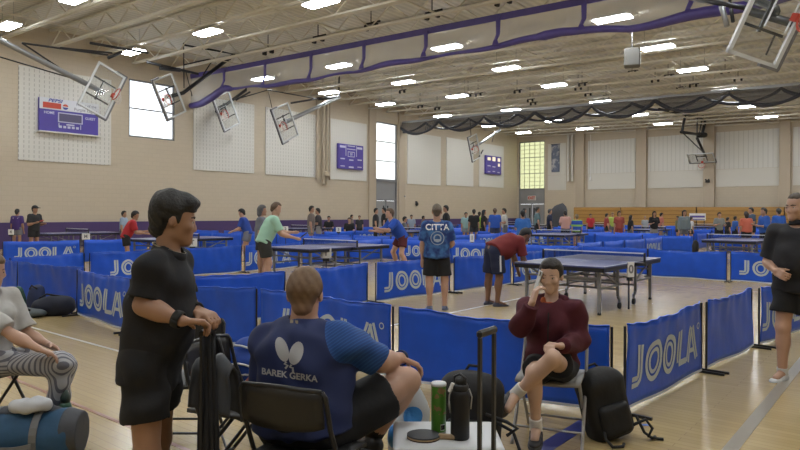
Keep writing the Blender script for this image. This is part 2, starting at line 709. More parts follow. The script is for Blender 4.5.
# windows and doors
def window(name, axis, pos, u0, u1, z0, z1, nz, nu, pane_mat, sgn):
    """frame and bars in the hole, a single pane behind the bars"""
    def bx(mb, u, z, du, dz, d, off):
        if axis == 'X':
            mb.box((pos + sgn * off, u, z), (d, du, dz))
        else:
            mb.box((u, pos + sgn * off, z), (du, d, dz))
    r = bpy.data.objects.new(name, None)
    COL.objects.link(r)
    struct(r)
    f = MB()
    for z in (z0 + 0.04, z1 - 0.04):
        bx(f, (u0 + u1) / 2, z, u1 - u0, 0.08, 0.1, -0.1)
    for u in (u0 + 0.04, u1 - 0.04):
        bx(f, u, (z0 + z1) / 2, 0.08, z1 - z0, 0.1, -0.1)
    for k in range(1, nz):
        bx(f, (u0 + u1) / 2, z0 + (z1 - z0) * k / nz, u1 - u0, 0.06, 0.08, -0.1)
    f.build('window_frame', M_FRAME, r)
    if nu > 1:
        g = MB()
        for k in range(1, nu):
            bx(g, u0 + (u1 - u0) * k / nu, (z0 + z1) / 2, 0.045, z1 - z0, 0.05, -0.1)
        q = nz * 4
        for k in range(1, q):
            bx(g, (u0 + u1) / 2, z0 + (z1 - z0) * k / q, u1 - u0, 0.04, 0.05, -0.1)
        g.build('window_bars', mat('bar_pale', (0.52, 0.52, 0.40), 0.5), r)
    p = MB()
    bx(p, (u0 + u1) / 2, (z0 + z1) / 2, u1 - u0, z1 - z0, 0.02, -0.15)
    p.build('window_pane', pane_mat, r)
    return r


def frosted(name, col, fac):
    m, nt, b = new_mat(name)
    nt.nodes.remove(b)
    t = N(nt, 'ShaderNodeBsdfTranslucent')
    t.inputs[0].default_value = (*col, 1)
    tr = N(nt, 'ShaderNodeBsdfTransparent')
    tr.inputs[0].default_value = (*col, 1)
    ms = N(nt, 'ShaderNodeMixShader')
    ms.inputs[0].default_value = fac
    nt.links.new(t.outputs[0], ms.inputs[1])
    nt.links.new(tr.outputs[0], ms.inputs[2])
    nt.links.new(ms.outputs[0], nt.nodes['Material Output'].inputs['Surface'])
    return m


window('window_1', 'X', LX, 15.59, 18.01, 5.1, 7.85, 2, 1, frosted('clear_pane', (0.97, 0.98, 1.0), 0.8), 1)
window('window_2', 'X', LX, 33.3, 35.6, 3.82, 7.83, 3, 1, frosted('haze_pane', (0.85, 0.86, 0.84), 0.6), 1)
window('window_3', 'Y', BY, -28.85, -26.25, 3.72, 8.1, 3, 5, frosted('green_pane', (0.62, 0.62, 0.46), 0.42), -1)


def door(name, axis, pos, u0, u1, sgn):
    r = bpy.data.objects.new(name, None)
    COL.objects.link(r)
    struct(r)

    def bx(mb, u, z, du, dz, d, off):
        if axis == 'X':
            mb.box((pos + sgn * off, u, z), (d, du, dz))
        else:
            mb.box((u, pos + sgn * off, z), (du, d, dz))
    um = (u0 + u1) / 2
    f = MB()
    bx(f, um, 3.75, u1 - u0, 0.12, 0.16, -0.1)
    bx(f, um, 2.45, u1 - u0, 0.1, 0.16, -0.1)
    for u in (u0 + 0.05, u1 - 0.05):
        bx(f, u, 1.87, 0.1, 3.74, 0.16, -0.1)
    bx(f, um, 1.2, 0.06, 2.4, 0.16, -0.1)
    f.build('door_frame', M_FRAME, r)
    t = MB()
    bx(t, um, 3.1, u1 - u0 - 0.2, 1.2, 0.06, -0.12)
    t.build('door_transom', M_DOOR, r)
    for s in (-1, 1):
        c = um + s * (u1 - u0) / 4
        lf = MB()
        bx(lf, c, 1.2, (u1 - u0) / 2 - 0.14, 2.36, 0.05, -0.12)
        leaf = lf.build('door_leaf', M_DOOR, r)
        h = MB()
        bx(h, c - s * 0.05, 1.02, 0.7, 0.06, 0.05, -0.04)
        h.build('push_bar', M_GREY_METAL, leaf)
        g = MB()
        bx(g, um + s * 0.22, 1.6, 0.14, 0.9, 0.02, -0.09)
        g.build('door_glass', mat('door_glass', (0.07, 0.075, 0.08), 0.1), leaf)
    return r


door('door_1', 'X', LX, 33.3, 35.6, 1)
door('door_2', 'Y', BY, -28.85, -26.25, -1)

# court lines on the floor
lines = [((-12.5, 3.66), (-6.6, 3.66), 0.04, mat('line_white', (0.60, 0.57, 0.50), 0.3), 'trim_4'), ((-9.0, 2.43), (-3.2, 2.43), 0.035, mat('line_red', (0.33, 0.15, 0.09), 0.3), 'trim_5'),
         ((-0.98, -2.0), (-0.98, 14.0), 0.09, mat('line_grey', (0.30, 0.27, 0.22), 0.3), 'trim_6'),
         ((-1.95, 2.0), (-1.95, 4.9), 0.12, mat('line_navy', (0.045, 0.045, 0.17), 0.3), 'trim_7'),
         ((-5.72, 5.2), (-5.72, 15.8), 0.05, MATS['line_white'], 'trim_8'), ((-7.0, 14.6), (-1.8, 14.6), 0.05, MATS['line_red'], 'trim_9'),
         ((-12.5, 0.6), (-3.2, 0.6), 0.05, MATS['line_red'], 'trim_10')]
for k, (a, b, w, m_, nm) in enumerate(lines):
    a, b = Vector((*a, 0)), Vector((*b, 0))
    c, d = (a + b) / 2, b - a
    sx, sy = (abs(d.x) + w, w) if abs(d.x) > abs(d.y) else (w, abs(d.y) + w)
    struct(MB().box((c.x, c.y, 0.001 + 0.0004 * k), (sx, sy, 0.002)).build(nm, m_))

# folded bleachers along the back wall
gx = [-25.0, -19.0, -13.2, -7.4, -1.6, 4.2, 10.0]
for k in range(6):
    x0, x1 = gx[k] + 0.04, gx[k + 1] - 0.04
    if k == 0:
        x0 = -23.0
    t = thing('folded_bleachers', ['stained wooden bleacher stack folded flat behind the dark covered cart', 'stained wooden bleacher stack folded flat, second section from the covered cart',
                                   'stained wooden bleacher stack folded flat behind the white sponsor board', 'stained wooden bleacher stack folded flat behind the woman in coral',
                                   'stained wooden bleacher stack folded flat behind the large man in black polo', 'stained wooden bleacher stack folded flat at the far end of the row'][k],
              'bleachers', ((x0 + x1) / 2, BY - 0.84, 0), 0, 'folded bleachers along the back wall')
    w = x1 - x0
    MB().box((0, 0.12, 1.04), (w, 0.7, 2.08)).build('bleacher_body', mat('bleacher_dark', (0.16, 0.085, 0.025), 0.5), t)
    for q in range(7):
        MB().box((0, -0.26, 0.16 + q * 0.295), (w, 0.06, 0.265), ch=0.01).build('seat_board', M_BLEACH, t)


# ceiling lamps
def make_lamp():
    t = thing('ceiling_lamp', 'white rectangular high bay ceiling lamp between the joists', 'lamp', (0, 0, 0), 0, 'high bay lamps under the gym ceiling')
    mb = MB()
    mb.box((0, 0, 0.07), (1.24, 0.56, 0.06), ch=0.02)
    mb.box((0, 0, 0.13), (1.0, 0.3, 0.08), ch=0.02)
    mb.build('housing', M_LAMPBODY, t)
    MB().box((0, 0, 0.02), (1.2, 0.5, 0.05), ch=0.024).build('diffuser', M_LAMP, t)
    for x in (-0.5, 0.5):
        MB().tube([(x, 0, 0.16), (x, 0, 0.9)], 0.008, 5).build('hanger', M_GREY_METAL, t)
    return t


lamp0 = make_lamp()
first = True
cols_ = [(-25.9, 8.28), (-20.55, 8.18), (-14.6, 8.08), (-7.95, 7.98), (-2.0, 7.9), (4.0, 7.8)]
rows_ = [-3.0, 3.5, 9.3, 14.1, 21.0, 25.7, 30.6, 36.8, 43.1, 48.5]
where_r = ['behind', 'behind', 'first', 'second', 'third', 'fourth', 'fifth', 'sixth', 'seventh', 'eighth']
for ix, (x, z) in enumerate(cols_):
    for iy, y in enumerate(rows_):
        if first:
            o, first = lamp0, False
            o.location = (x, y, z)
        else:
            o = dup(lamp0, (x, y, z))
        p = FW.dot(Vector((x, y, 0)))
        ln = ['nearest the left wall', 'second from left wall', 'third from left wall', 'fourth from left wall', 'fifth from left wall', 'nearest the right wall'][ix]
        o['label'] = f'white rectangular ceiling lamp, {where_r[iy]} one back in the lamp row {ln}'
        if iy < 2:
            o['label'] = 'white rectangular ceiling lamp above and behind the front barriers'


# ------------------------------------------------------------------ rolled divider curtains under the joists
def lerp_tab(tab, x):
    for (a, va), (b, vb) in zip(tab, tab[1:]):
        if a <= x <= b:
            return va + (vb - va) * (x - a) / (b - a)
    return tab[0][1] if x < tab[0][0] else tab[-1][1]


CY_P = 18.8
t = thing('divider_curtain', 'purple edged white net divider curtain hauled up across the near half of the gym ceiling', 'curtain', (LX, CY_P, 0))
top_z = lambda x: 8.44 - 0.019 * (x - LX)
BOT = [(-28.9, 6.95), (-28, 7.0), (-26.9, 7.15), (-26, 7.5), (-25, 7.42), (-23, 7.25), (-20, 7.16), (-17, 7.19), (-14, 7.2), (-12.9, 7.14), (-11, 7.14), (-8.8, 7.25), (-8, 7.12), (-6.6, 6.97), (-4.3, 7.0), (-2, 7.1), (2, 6.95), (6, 7.1), (11.8, 7.0)]
xs = np.linspace(-28.9, 11.8, 140)
mb = MB()
mb.sheet([[Vector((x - LX, 0.0, top_z(x) + 0.12)), Vector((x - LX, 0.02, top_z(x) - 0.10))] for x in xs], 0.03)
mb.build('top_hem', M_PURPLE_CURT, t)
mb = MB()
random.seed(3)
pts, rs = [], []
for i, x in enumerate(xs):
    pts.append((x - LX, 0.05 * math.sin(x * 1.7), lerp_tab(BOT, x) + 0.03 * math.sin(x * 2.3)))
    rs.append(0.085 + 0.03 * math.sin(x * 1.1) + (0.07 if x < -25.5 else 0) + (0.05 if x > -9.5 else 0))
mb.tube(pts, rs, 8)
mb.build('bottom_roll', M_PURPLE_CURT, t, True)
mb = MB()
mb.quadgrid([[Vector((x - LX, 0.03 * math.sin(x * 3), lerp_tab(BOT, x))), Vector((x - LX, 0.03, top_z(x)))] for x in xs])
mb.build('net_panel', M_MESH_WHITE, t)
for k, x in enumerate((-26, -22.96, -19.97, -16.97, -13.95, -10.96, -7.97, -4.9, -1.9, 1.1, 4.1, 7.1)):
    mb = MB()
    zb = lerp_tab(BOT, x)
    zt = top_z(x)
    mb.sheet([[Vector((x - LX - 0.09, -0.06, zt)), Vector((x - LX + 0.09, -0.06, zt))],
              [Vector((x - LX - 0.07, -0.06, zt - 0.6 * (zt - zb))), Vector((x - LX + 0.07, -0.06, zt - 0.6 * (zt - zb)))],
              [Vector((x - LX - 0.15, -0.08, zb + 0.2)), Vector((x - LX - 0.02, -0.08, zb + 0.2))],
              [Vector((x - LX - 0.16, -0.18, zb)), Vector((x - LX + 0.1, -0.18, zb))]], 0.02)
    mb.build('strap', M_PURPLE_CURT, t)

CY_D = 36.0
t = thing('divider_curtain', 'black scalloped net divider curtain hauled up across the far half of the gym ceiling', 'curtain', (LX, CY_D, 0))
top2 = lambda x: 8.02 - 0.008 * (x - LX)
per = 3.6


def sag2(x, ph, dep):
    u = ((x + ph) / per) % 1.0
    return top2(x) - 0.12 - dep * math.sin(math.pi * u) ** 0.7


xs = np.linspace(-28.9, 11.8, 220)
MB().sheet([[Vector((x - LX, 0, top2(x) + 0.07)), Vector((x - LX, 0.02, top2(x) - 0.07))] for x in xs], 0.06).build('track', M_GREY_METAL, t)
mb = MB()
mb.quadgrid([[Vector((x - LX, -0.1 + 0.15 * math.sin(x * 2), sag2(x, 0.4, 0.82))), Vector((x - LX, 0.0, top2(x)))] for x in xs])
mb.build('net_panel', M_MESH_DARK, t)
for ph, dep, yy, r_ in ((0.4, 0.80, -0.12, 0.095), (1.7, 0.58, 0.12, 0.075)):
    mb = MB()
    mb.tube([(x - LX, yy, sag2(x, ph, dep)) for x in xs], [r_ * (0.7 + 0.5 * abs(math.sin(x * 1.3 + ph))) for x in xs], 7)
    mb.build('scalloped_roll', M_CURT_DARK, t, True)

# hoist pulleys that lift the curtains
PUL = [(268, 52), (318, 40), (371, 27), (432, 16), (503, 2), (402, 92), (420, 107), (437, 109), (468, 96), (478, 95), (517, 92), (530, 101), (533, 104), (578, 89), (582, 85), (588, 95), (668, 77), (606, 97), (632, 73), (655, 81), (693, 86), (738, 80), (725, 72), (680, 89)]
pul0 = None
near_lbl = ['second pulley from the left wall', 'third pulley from the left wall', 'fourth pulley from the left wall', 'fifth pulley from the left wall', 'nearest the large raised backboard']
for k, (px, py) in enumerate(PUL):
    l, u = (px - CX + ROLL * (py - CY)) / FOC, -((py - CY) - ROLL * (px - CX)) / FOC
    z = 8.45 if k < 5 else 8.3
    d = (z - CAMH) / u
    p = atd(px, py, d)
    if pul0 is None:
        pul0 = thing('curtain_hoist', '', 'hoist', p, 0, 'curtain hoist pulleys on the joists')
        MB().box((-0.28, 0, 0), (0.16, 0.24, 0.26), ch=0.03).build('pulley_block', M_BLACK_METAL, pul0)
        MB().box((0.28, 0.02, 0.02), (0.16, 0.24, 0.26), ch=0.03).build('motor', M_BLACK_METAL, pul0)
        MB().box((0.1, 0, 0.18), (0.9, 0.06, 0.08)).tube([(0, 0, 0.1), (0, 0, 2.2)], 0.025, 6).build('bracket', M_DARK_METAL, pul0)
        o = pul0
    else:
        o = dup(pul0, p)
    o.scale = (0.8,) * 3 if k < 5 else (0.55,) * 3
    o['label'] = f'small black hoist pulley above the purple curtain, {near_lbl[k]}' if k < 5 else 'small black hoist pulley above the black scalloped curtain'

# ------------------------------------------------------------------ folded basketball backboards
def on_plane(px, py, C, n):
    l, u = (px - CX + ROLL * (py - CY)) / FOC, -((py - CY) - ROLL * (px - CX)) / FOC
    dirv = FW + RT * l + UP * u
    org = Vector((0, 0, CAMH))
    return org + dirv * ((Vector(C) - org).dot(Vector(n)) / dirv.dot(Vector(n)))


def hoop(label, C, u, up, side, masts, plane_n=(1, 0, 0), off=0.2):
    C, u, up = Vector(C), Vector(u).normalized(), Vector(up)
    up = (up - u * up.dot(u)).normalized()
    n = u.cross(up).normalized() * side
    t = thing('basketball_backboard', label, 'backboard', C, 0, 'backboards folded up to the ceiling')
    W, H = 1.83, 1.07
    P = lambda a, b, c=0.0: u * a + up * b + n * c
    mb = MB()
    for s in (-1, 1):
        mb.bar(P(-W / 2, s * (H / 2 - 0.035)), P(W / 2, s * (H / 2 - 0.035)), 0.07, 0.07, n)
        mb.bar(P(s * (W / 2 - 0.035), -H / 2), P(s * (W / 2 - 0.035), H / 2), 0.07, 0.07, n)
    mb.build('board_frame', M_BOARDFRAME, t)
    mb = MB()
    mb.bar(P(-W / 2 - .02, -H / 2 - 0.03), P(W / 2 + .02, -H / 2 - 0.03), 0.09, 0.06, n)
    for s in (-1, 1):
        mb.bar(P(s * (W / 2 + 0.02), -H / 2 - .05), P(s * (W / 2 + 0.02), -H / 2 + 0.35), 0.09, 0.05, n)
    mb.build('edge_pad', mat('pad_grey', (0.16, 0.16, 0.17), 0.6), t)
    MB().add([P(-W / 2 + .05, -H / 2 + .05), P(W / 2 - .05, -H / 2 + .05), P(W / 2 - .05, H / 2 - .05), P(-W / 2 + .05, H / 2 - .05),
              P(-W / 2 + .05, -H / 2 + .05, .012), P(W / 2 - .05, -H / 2 + .05, .012), P(W / 2 - .05, H / 2 - .05, .012), P(-W / 2 + .05, H / 2 - .05, .012)],
             [(0, 1, 2, 3), (7, 6, 5, 4), (0, 4, 5, 1), (1, 5, 6, 2), (2, 6, 7, 3), (3, 7, 4, 0)]).build('glass', M_GLASS, t)
    mb = MB()
    b0, b1 = -H / 2 + 0.16, -H / 2 + 0.60
    for b in (b0, b1):
        mb.bar(P(-0.3, b, .02), P(0.3, b, .02), 0.05, 0.01, n)
    for a in (-0.275, 0.275):
        mb.bar(P(a, b0, .02), P(a, b1, .02), 0.05, 0.01, n)
    mb.build('target_square', M_BOARDFRAME, t)
    rc = P(0, -H / 2 + 0.15, 0.40)
    mb = MB()
    mb.tube([rc + (u * math.cos(a) + n * math.sin(a)) * 0.23 for a in np.linspace(0, 2 * math.pi, 20, endpoint=False)], 0.016, 6, closed=True)
    mb.bar(P(0, -H / 2 + 0.15, 0.02), P(0, -H / 2 + 0.15, 0.18), 0.14, 0.1, u)
    mb.build('rim', M_RED, t)
    mb = MB()
    dn = Vector((0, 0, -1)) * 0.6 - up * 0.4
    for k in range(12):
        for s in (1, -1):
            pp = []
            for q in range(5):
                a = 2 * math.pi * (k + s * q * 0.5) / 12
                r_ = 0.225 - 0.03 * q
                pp.append(rc + (u * math.cos(a) + n * math.sin(a)) * r_ + dn * (0.09 * q))
            mb.tube(pp, 0.009, 4)
    mb.build('net', M_PINKNET if 'large' in label else M_NETWHITE, t)
    back = -n
    mb = MB()
    for s in (-0.35, 0.35):
        mb.bar(P(s, -H / 2 + 0.12, -0.06), P(s, H / 2 - 0.08, -0.06), 0.035, 0.05, n)
    mb.bar(P(-0.4, 0.05, -0.1), P(0.4, 0.05, -0.1), 0.05, 0.06, n)
    mb.build('back_bracket', M_DARK_METAL, t)
    for mi, (pts, r_, shiny) in enumerate(masts):
        q = []
        for p in pts:
            if p == 'C':
                q.append(P(0, -0.1, -0.12))
            else:
                pl = Vector(C) + n * (-off)
                w_ = on_plane(p[0], p[1], pl, plane_n) if len(p) == 2 else atd(*p)
                q.append(w_ - C)
        if mi == 0:
            MB().tube([q[-1], Vector((q[-1].x, q[-1].y, max(deck_z(q[-1].x + C.x) - C.z, q[-1].z + 0.1)))], 0.05, 6).build('hanger', M_DARK_METAL, t)
        MB().tube(q, r_, 8).build('mast' if r_ > 0.06 else 'brace', M_GREY_METAL if shiny else M_DARK_METAL, t, True)
    return t


hoop('backboard swung up beside the white topped scoreboard nearest the left edge', (-23.3, 11.5, 6.0), (0.0, -0.41, -0.88), (-0.09, -0.91, 0.40), -1,
     [(['C', (0, 40), (-40, 20)], 0.10, True), ([(84, 84), (22, 43)], 0.03, False), ([(22, 43), (108, 55)], 0.035, False), ([(78, 80), (0, 57)], 0.025, False),
      ([(90, 43), (148, 53)], 0.05, False), ([(108, 58), (122, 52)], 0.06, False), ([(60, 48), (112, 53)], 0.04, False)])
hoop('backboard swung up in front of the bright left window', (-25.96, 15.85, 6.68), (0.1, -0.46, 0.85), (-0.0, 0.82, 0.5), -1,
     [(['C', (183, 93), (235, 54)], 0.09, False), ([(183.6, 45), (235, 54)], 0.045, False), ([(183.6, 43), (184, 88)], 0.025, False), ([(183.6, 65), (214, 58)], 0.03, False),
      ([(214, 58), (203, 75)], 0.03, False), ([(176, 36), (262, 57)], 0.05, False), ([(147, 62), (198, 74)], 0.06, False), ([(160, 68), (180, 70)], 0.09, False), ([(186, 72), (192, 96)], 0.02, False)])
hoop('backboard swung up just below the left end of the purple curtain', (-28.0, 20.35, 6.80), (0.1, -0.47, 0.85), (0.05, 0.86, 0.5), -1,
     [(['C', (216, 112), (246, 90)], 0.08, False), ([(230, 101), (268, 90)], 0.03, False), ([(214, 97), (222, 88)], 0.03, False), ([(236, 100), (250, 92)], 0.05, False)])
hoop('backboard swung up on a bright diagonal mast before the third wall panel', (-25.2, 21.9, 6.12), (0.07, -0.48, 0.87), (0.15, 0.87, 0.46), -1,
     [(['C', (294, 118), (339, 97)], 0.11, True), ([(268, 90), (318, 99)], 0.03, False), ([(291, 103), (322, 98)], 0.05, False), ([(268, 90), (272, 108)], 0.015, False), ([(318, 99), (339, 97)], 0.08, False)])
hoop('small far backboard swung up beside the lit square scoreboard', (-25.3, 39.97, 6.33), (0.02, -0.38, 0.93), (0.1, 0.92, 0.37), -1,
     [(['C', (481, 143), (500, 130)], 0.10, True), ([(470, 120), (471, 136)], 0.03, False), ([(495, 131), (492, 142)], 0.03, True), ([(483, 150), (479, 157)], 0.05, False)])
hoop('backboard folded flat under black trusses before the back wall pilaster', (-12.82, 51.9, 5.76), (-1, 0, 0), (0, -0.82, 0.57), -1,
     [([(705, 155), (697, 138)], 0.10, False), ([(681, 132), (702, 135)], 0.10, False), ([(682, 132), (687, 105)], 0.09, False), ([(702, 135), (709, 105)], 0.11, False),
      ([(699, 135), (705, 105)], 0.05, False), ([(659, 109), (705, 119)], 0.08, False), ([(682, 132), (704, 153)], 0.04, False), ([(699, 135), (720, 135)], 0.2, False), ([(705, 120), (730, 100)], 0.06, False)], off=0.1)
hoop('large near backboard swung up at the top right, white frame and red cord net', (-2.05, 13.23, 5.22), (0.42, -0.06, 0.9), (-0.62, -0.75, 0.24), 1,
     [(['C', (775, 8, 13.6), (716, -14, 15.0)], 0.09, False), ([(746, 10, 14.6), (830, 34, 14.0)], 0.10, False), ([(716, -14, 15.0), (727, 26, 14.6)], 0.06, True), ([(729, -5, 14.6), (733, 22, 14.4)], 0.04, False), ([(690, -2, 14.2), (745, 8, 13.0)], 0.05, False), ([(766, 55, 13.6), (775, 35, 13.4)], 0.02, False)])

# hanging loudspeaker and others high up
p = atd(632, 58, 22)
t = thing('hanging_loudspeaker', 'grey box loudspeaker hanging from the joists above the black curtain', 'speaker', p, THETA - 0.35)
MB().box((0, 0, 0), (0.52, 0.44, 0.62), ch=0.04).build('cabinet', mat('speaker_grey', (0.12, 0.115, 0.105), 0.6), t)
MB().box((0.275, 0, 0), (0.03, 0.38, 0.57), ch=0.01).build('front_grille', M_LAMPBODY, t)
MB().tube([(0, 0, 0.3), (0, 0, deck_z(p.x) - p.z)], 0.02, 6).build('bracket', M_GREY_METAL, t)


# ------------------------------------------------------------------ scoreboards, signs, wall fittings
def left_board(name, label, cat, y0, y1, z0, z1, group=None):
    t = thing(name, label, cat, (LX + 0.135, (y0 + y1) / 2, (z0 + z1) / 2), math.pi / 2, group)
    return t, (y1 - y0), (z1 - z0)      # local x runs along +Y, local y points into the wall


t, w, h = left_board('scoreboard', 'purple scoreboard with a white sponsor strip above the left wall panel', 'scoreboard', 11.55, 14.05, 4.97, 6.38)
MB().box((0, 0, 0), (w, 0.16, h), ch=0.02).build('case', M_SB, t)
MB().box((0, -0.09, h / 2 - 0.24), (w, 0.02, 0.48)).build('sponsor_strip', mat('strip_white', (0.66, 0.67, 0.72), 0.5), t)
ST = (0, -0.104, 0)
mb = MB()
put_text(mb, 'PEPSI', 0.19, (-w / 2 + 0.62, -0.104, h / 2 - 0.10), (1, 0, 0), (0, 0, 1), 0.006, 0.3, 1.35)
mb.build('sponsor_lettering', mat('text_blue', (0.05, 0.06, 0.30), 0.5), t)
MB().box((-w / 2 + 0.5, -0.103, h / 2 - 0.31), (0.74, 0.01, 0.24)).build('red_bar', M_RED, t)
mb = MB()
cx, cz = -w / 2 + 1.05, h / 2 - 0.31
mb.add([(cx + 0.12 * math.cos(a), -0.105, cz + 0.12 * math.sin(a)) for a in np.linspace(0.15, math.pi - 0.15, 14)], [tuple(range(14))])
mb.build('badge_top', M_RED, t)
MB().add([(cx + 0.12 * math.cos(a), -0.105, cz + 0.12 * math.sin(a)) for a in np.linspace(math.pi + 0.15, 2 * math.pi - 0.15, 14)], [tuple(range(14))]).build('badge_bottom', MATS['text_blue'], t)
mb = MB()
put_text(mb, "Purple Eagles", 0.19, (w / 2 - 0.58, -0.104, h / 2 - 0.36), (1, 0, 0), (0, 0, 1), 0.002)
put_text(mb, "Home of the", 0.17, (w / 2 - 0.55, -0.104, h / 2 - 0.15), (1, 0, 0), (0, 0, 1), 0.002)
mb.build('team_lettering', mat('text_grey', (0.20, 0.20, 0.26), 0.5), t)
mb = MB()
for z in (0.12, -0.26):
    mb.box((0.02, -0.09, z), (1.02, 0.03, 0.04))
for x in (-0.48, 0.52):
    mb.box((x, -0.09, -0.07), (0.04, 0.03, 0.42))
mb.build('clock_frame', M_SBTXT, t)
MB().box((0.02, -0.085, -0.07), (0.92, 0.02, 0.32)).build('clock_face', mat('clock_dark', (0.10, 0.09, 0.17), 0.4), t)
mb = MB()
put_text(mb, 'HOME', 0.15, (-0.86, -0.086, 0.08), (1, 0, 0), (0, 0, 1), 0.004)
mb.build('home_lettering', M_SBTXT, t)
mb = MB()
put_text(mb, 'GUEST', 0.15, (0.88, -0.086, 0.0), (1, 0, 0), (0, 0, 1), 0.004)
mb.build('guest_lettering', M_SBTXT, t)
mb = MB()
for x in (-0.40, -0.22, -0.04, 0.14, 0.32):
    mb.box((x, -0.085, -0.47), (0.12, 0.012, 0.10))
mb.box((0.02, -0.085, -0.36), (0.34, 0.012, 0.06))
mb.box((-0.46, -0.085, -0.40), (0.03, 0.012, 0.16))
mb.box((0.46, -0.085, -0.42), (0.03, 0.012, 0.2))
mb.build('foul_marking', M_SBTXT, t)
MB().box((0, -0.03, -h / 2 - 0.02), (w + 0.04, 0.2, 0.05)).build('bottom_rail', M_LAMPBODY, t)

t, w, h = left_board('scoreboard', 'square purple scoreboard on the pale panel beside the tall window', 'scoreboard', 29.42, 31.79, 4.36, 5.97)
MB().box((0, 0, 0), (w, 0.16, h), ch=0.02).build('case', M_SB, t)
mb = MB()
for (a, b, ww, hh) in [(-0.8, 0.62, 0.5, 0.14), (0.8, 0.62, 0.5, 0.14), (0, 0.7, 0.7, 0.06), (0, 0.5, 0.8, 0.05), (-0.8, -0.15, 0.4, 0.08), (0.8, -0.15, 0.4, 0.08), (0, -0.2, 0.4, 0.08), (-0.8, -0.62, 0.4, 0.06), (0, -0.66, 0.45, 0.1), (0.8, -0.62, 0.4, 0.06)]:
    MB().box((a, -0.085, b), (ww, 0.012, hh)).build('score_panel', M_SBTXT, t)
for x in (-0.5, 0.5):
    mb.box((x, -0.085, 0.4), (0.05, 0.012, 0.7))
for z in (0.32, 0.02):
    mb.box((0, -0.085, z), (0.62, 0.012, 0.04))
for x in (-0.3, 0.3):
    mb.box((x, -0.085, 0.17), (0.04, 0.012, 0.34))
put_text(mb, '00', 0.24, (0, -0.086, 0.17), (1, 0, 0), (0, 0, 1), 0.004)
mb.build('score_frame', M_SBTXT, t)

t, w, h = left_board('scoreboard', 'small purple scoreboard with lit figures near the far corner', 'scoreboard', 47.3, 49.9, 4.93, 6.5)
MB().box((0, 0, 0), (w, 0.16, h), ch=0.02).build('case', M_SB, t)
mb = MB()
for (a, b, ww, hh) in [(-0.8, 0.5, 0.5, 0.26), (0.0, 0.52, 0.5, 0.36), (0.85, 0.5, 0.4, 0.3), (0.85, 0.05, 0.3, 0.26)]:
    MB().box((a, -0.09, b), (ww, 0.02, hh)).build('lit_figure', emit('lit_figures', (1.0, 0.86, 0.62), 1.1), t)
for (a, b, ww, hh) in [(-0.8, -0.1, 0.5, 0.1), (0, -0.15, 0.5, 0.1), (-0.8, -0.6, 0.4, 0.08), (0, -0.55, 0.4, 0.08), (0.8, -0.6, 0.4, 0.08)]:
    MB().box((a, -0.085, b), (ww, 0.012, hh)).build('score_panel', M_SBTXT, t)

x, z = wall_x(531.5, 198)
t = thing('exit_sign', 'white exit sign with red lettering above the far grey double door', 'sign', (x, BY + 0.05, z), 0)
MB().box((0, 0, 0), (0.8, 0.1, 0.42), ch=0.02).build('case', mat('sign_white', (0.62, 0.58, 0.56), 0.5), t)
mb = MB()
put_text(mb, 'EXIT', 0.34, (0, -0.056, 0), (1, 0, 0), (0, 0, 1), 0.016)
mb.build('lettering', M_RED, t)
x0, z0 = wall_x(552, 145)
x1, z1 = wall_x(560, 172)
t = thing('wall_banner', 'narrow dark banner hanging on the back wall beside the corner window', 'banner', ((x0 + x1) / 2, BY - 0.09, (z0 + z1) / 2), 0)
w, h = x1 - x0, z0 - z1
MB().sheet([[Vector((-w / 2 + w * i / 5, -0.02 * math.sin(i * 1.3), -h / 2 + h * j / 8)) for j in range(9)] for i in range(6)], 0.02).build('cloth', cloth_blotch('banner_print', (0.14, 0.16, 0.22), (0.46, 0.45, 0.46), 2.2, 0.5, 0.62), t)
MB().tube([(-w / 2 - 0.05, 0, h / 2 + 0.03), (w / 2 + 0.05, 0, h / 2 + 0.03)], 0.03, 6).build('rod', M_DARK_METAL, t)
for (px, py, lab) in [(417, 204, 'small dark wall bell on the far part of the left wall')]:
    p = on_plane(px, py, (LX + 0.1, 0, 0), (1, 0, 0))
    t = thing('wall_bell', lab, 'bell', p, math.pi / 2)
    MB().lathe([(0.02, -0.06), (0.16, -0.03), (0.13, 0.05), (0.05, 0.08)], 14, (0, 0, 0), Matrix.Rotation(math.pi / 2, 3, 'X')).build('gong', M_DARK_METAL, t)
    MB().box((0, 0.05, 0.14), (0.16, 0.08, 0.14), ch=0.01).build('striker_box', M_DARK_METAL, t)
p = on_plane(404, 197, (LX + 0.06, 0, 0), (1, 0, 0))
t = thing('thermostat', 'small pale wall box beside the tall window door', 'thermostat', p, math.pi / 2)
MB().box((0, 0, 0), (0.3, 0.1, 0.34), ch=0.02).build('case', M_CREAM, t)
MB().box((0, -0.055, 0.05), (0.18, 0.02, 0.1)).build('display', M_FRAME, t)
x, z = wall_x(709, 181.5)
t = thing('emergency_light', 'dark emergency light box on the pilaster below the folded backboard', 'light', (x, BY - 0.40, z), 0)
MB().box((0, 0, 0), (0.3, 0.12, 0.2), ch=0.02).build('case', M_DARK_METAL, t)
for s in (-1, 1):
    MB().lathe([(0.03, -0.04), (0.06, 0.0), (0.06, 0.04)], 10, (s * 0.1, -0.09, 0.12), Matrix.Rotation(math.pi / 2, 3, 'X')).build('lamp_head', M_DARK_METAL, t)
p = ground(697.5, 46.5)
t = thing('sponsor_board', 'long white sponsor board with blue bands leaning at the bleachers', 'board', p, 0)
MB().box((0, 0, 1.35), (1.1, 0.05, 0.5), ch=0.01).build('board', M_WHITE, t)
MB().box((0, -0.03, 1.37), (1.0, 0.02, 0.14)).box((0, -0.03, 1.16), (1.0, 0.02, 0.06)).build('bands', M_SB, t)
for s in (-1, 1):
    MB().bar((s * 0.45, 0.02, 0), (s * 0.45, 0.02, 1.3), 0.05).build('leg', M_DARK_METAL, t)
p = ground(558.5, 47.5)
t = thing('covered_cart', 'tall cart under a dark grey cover by the corner of the back wall', 'cart', p, 0.2)
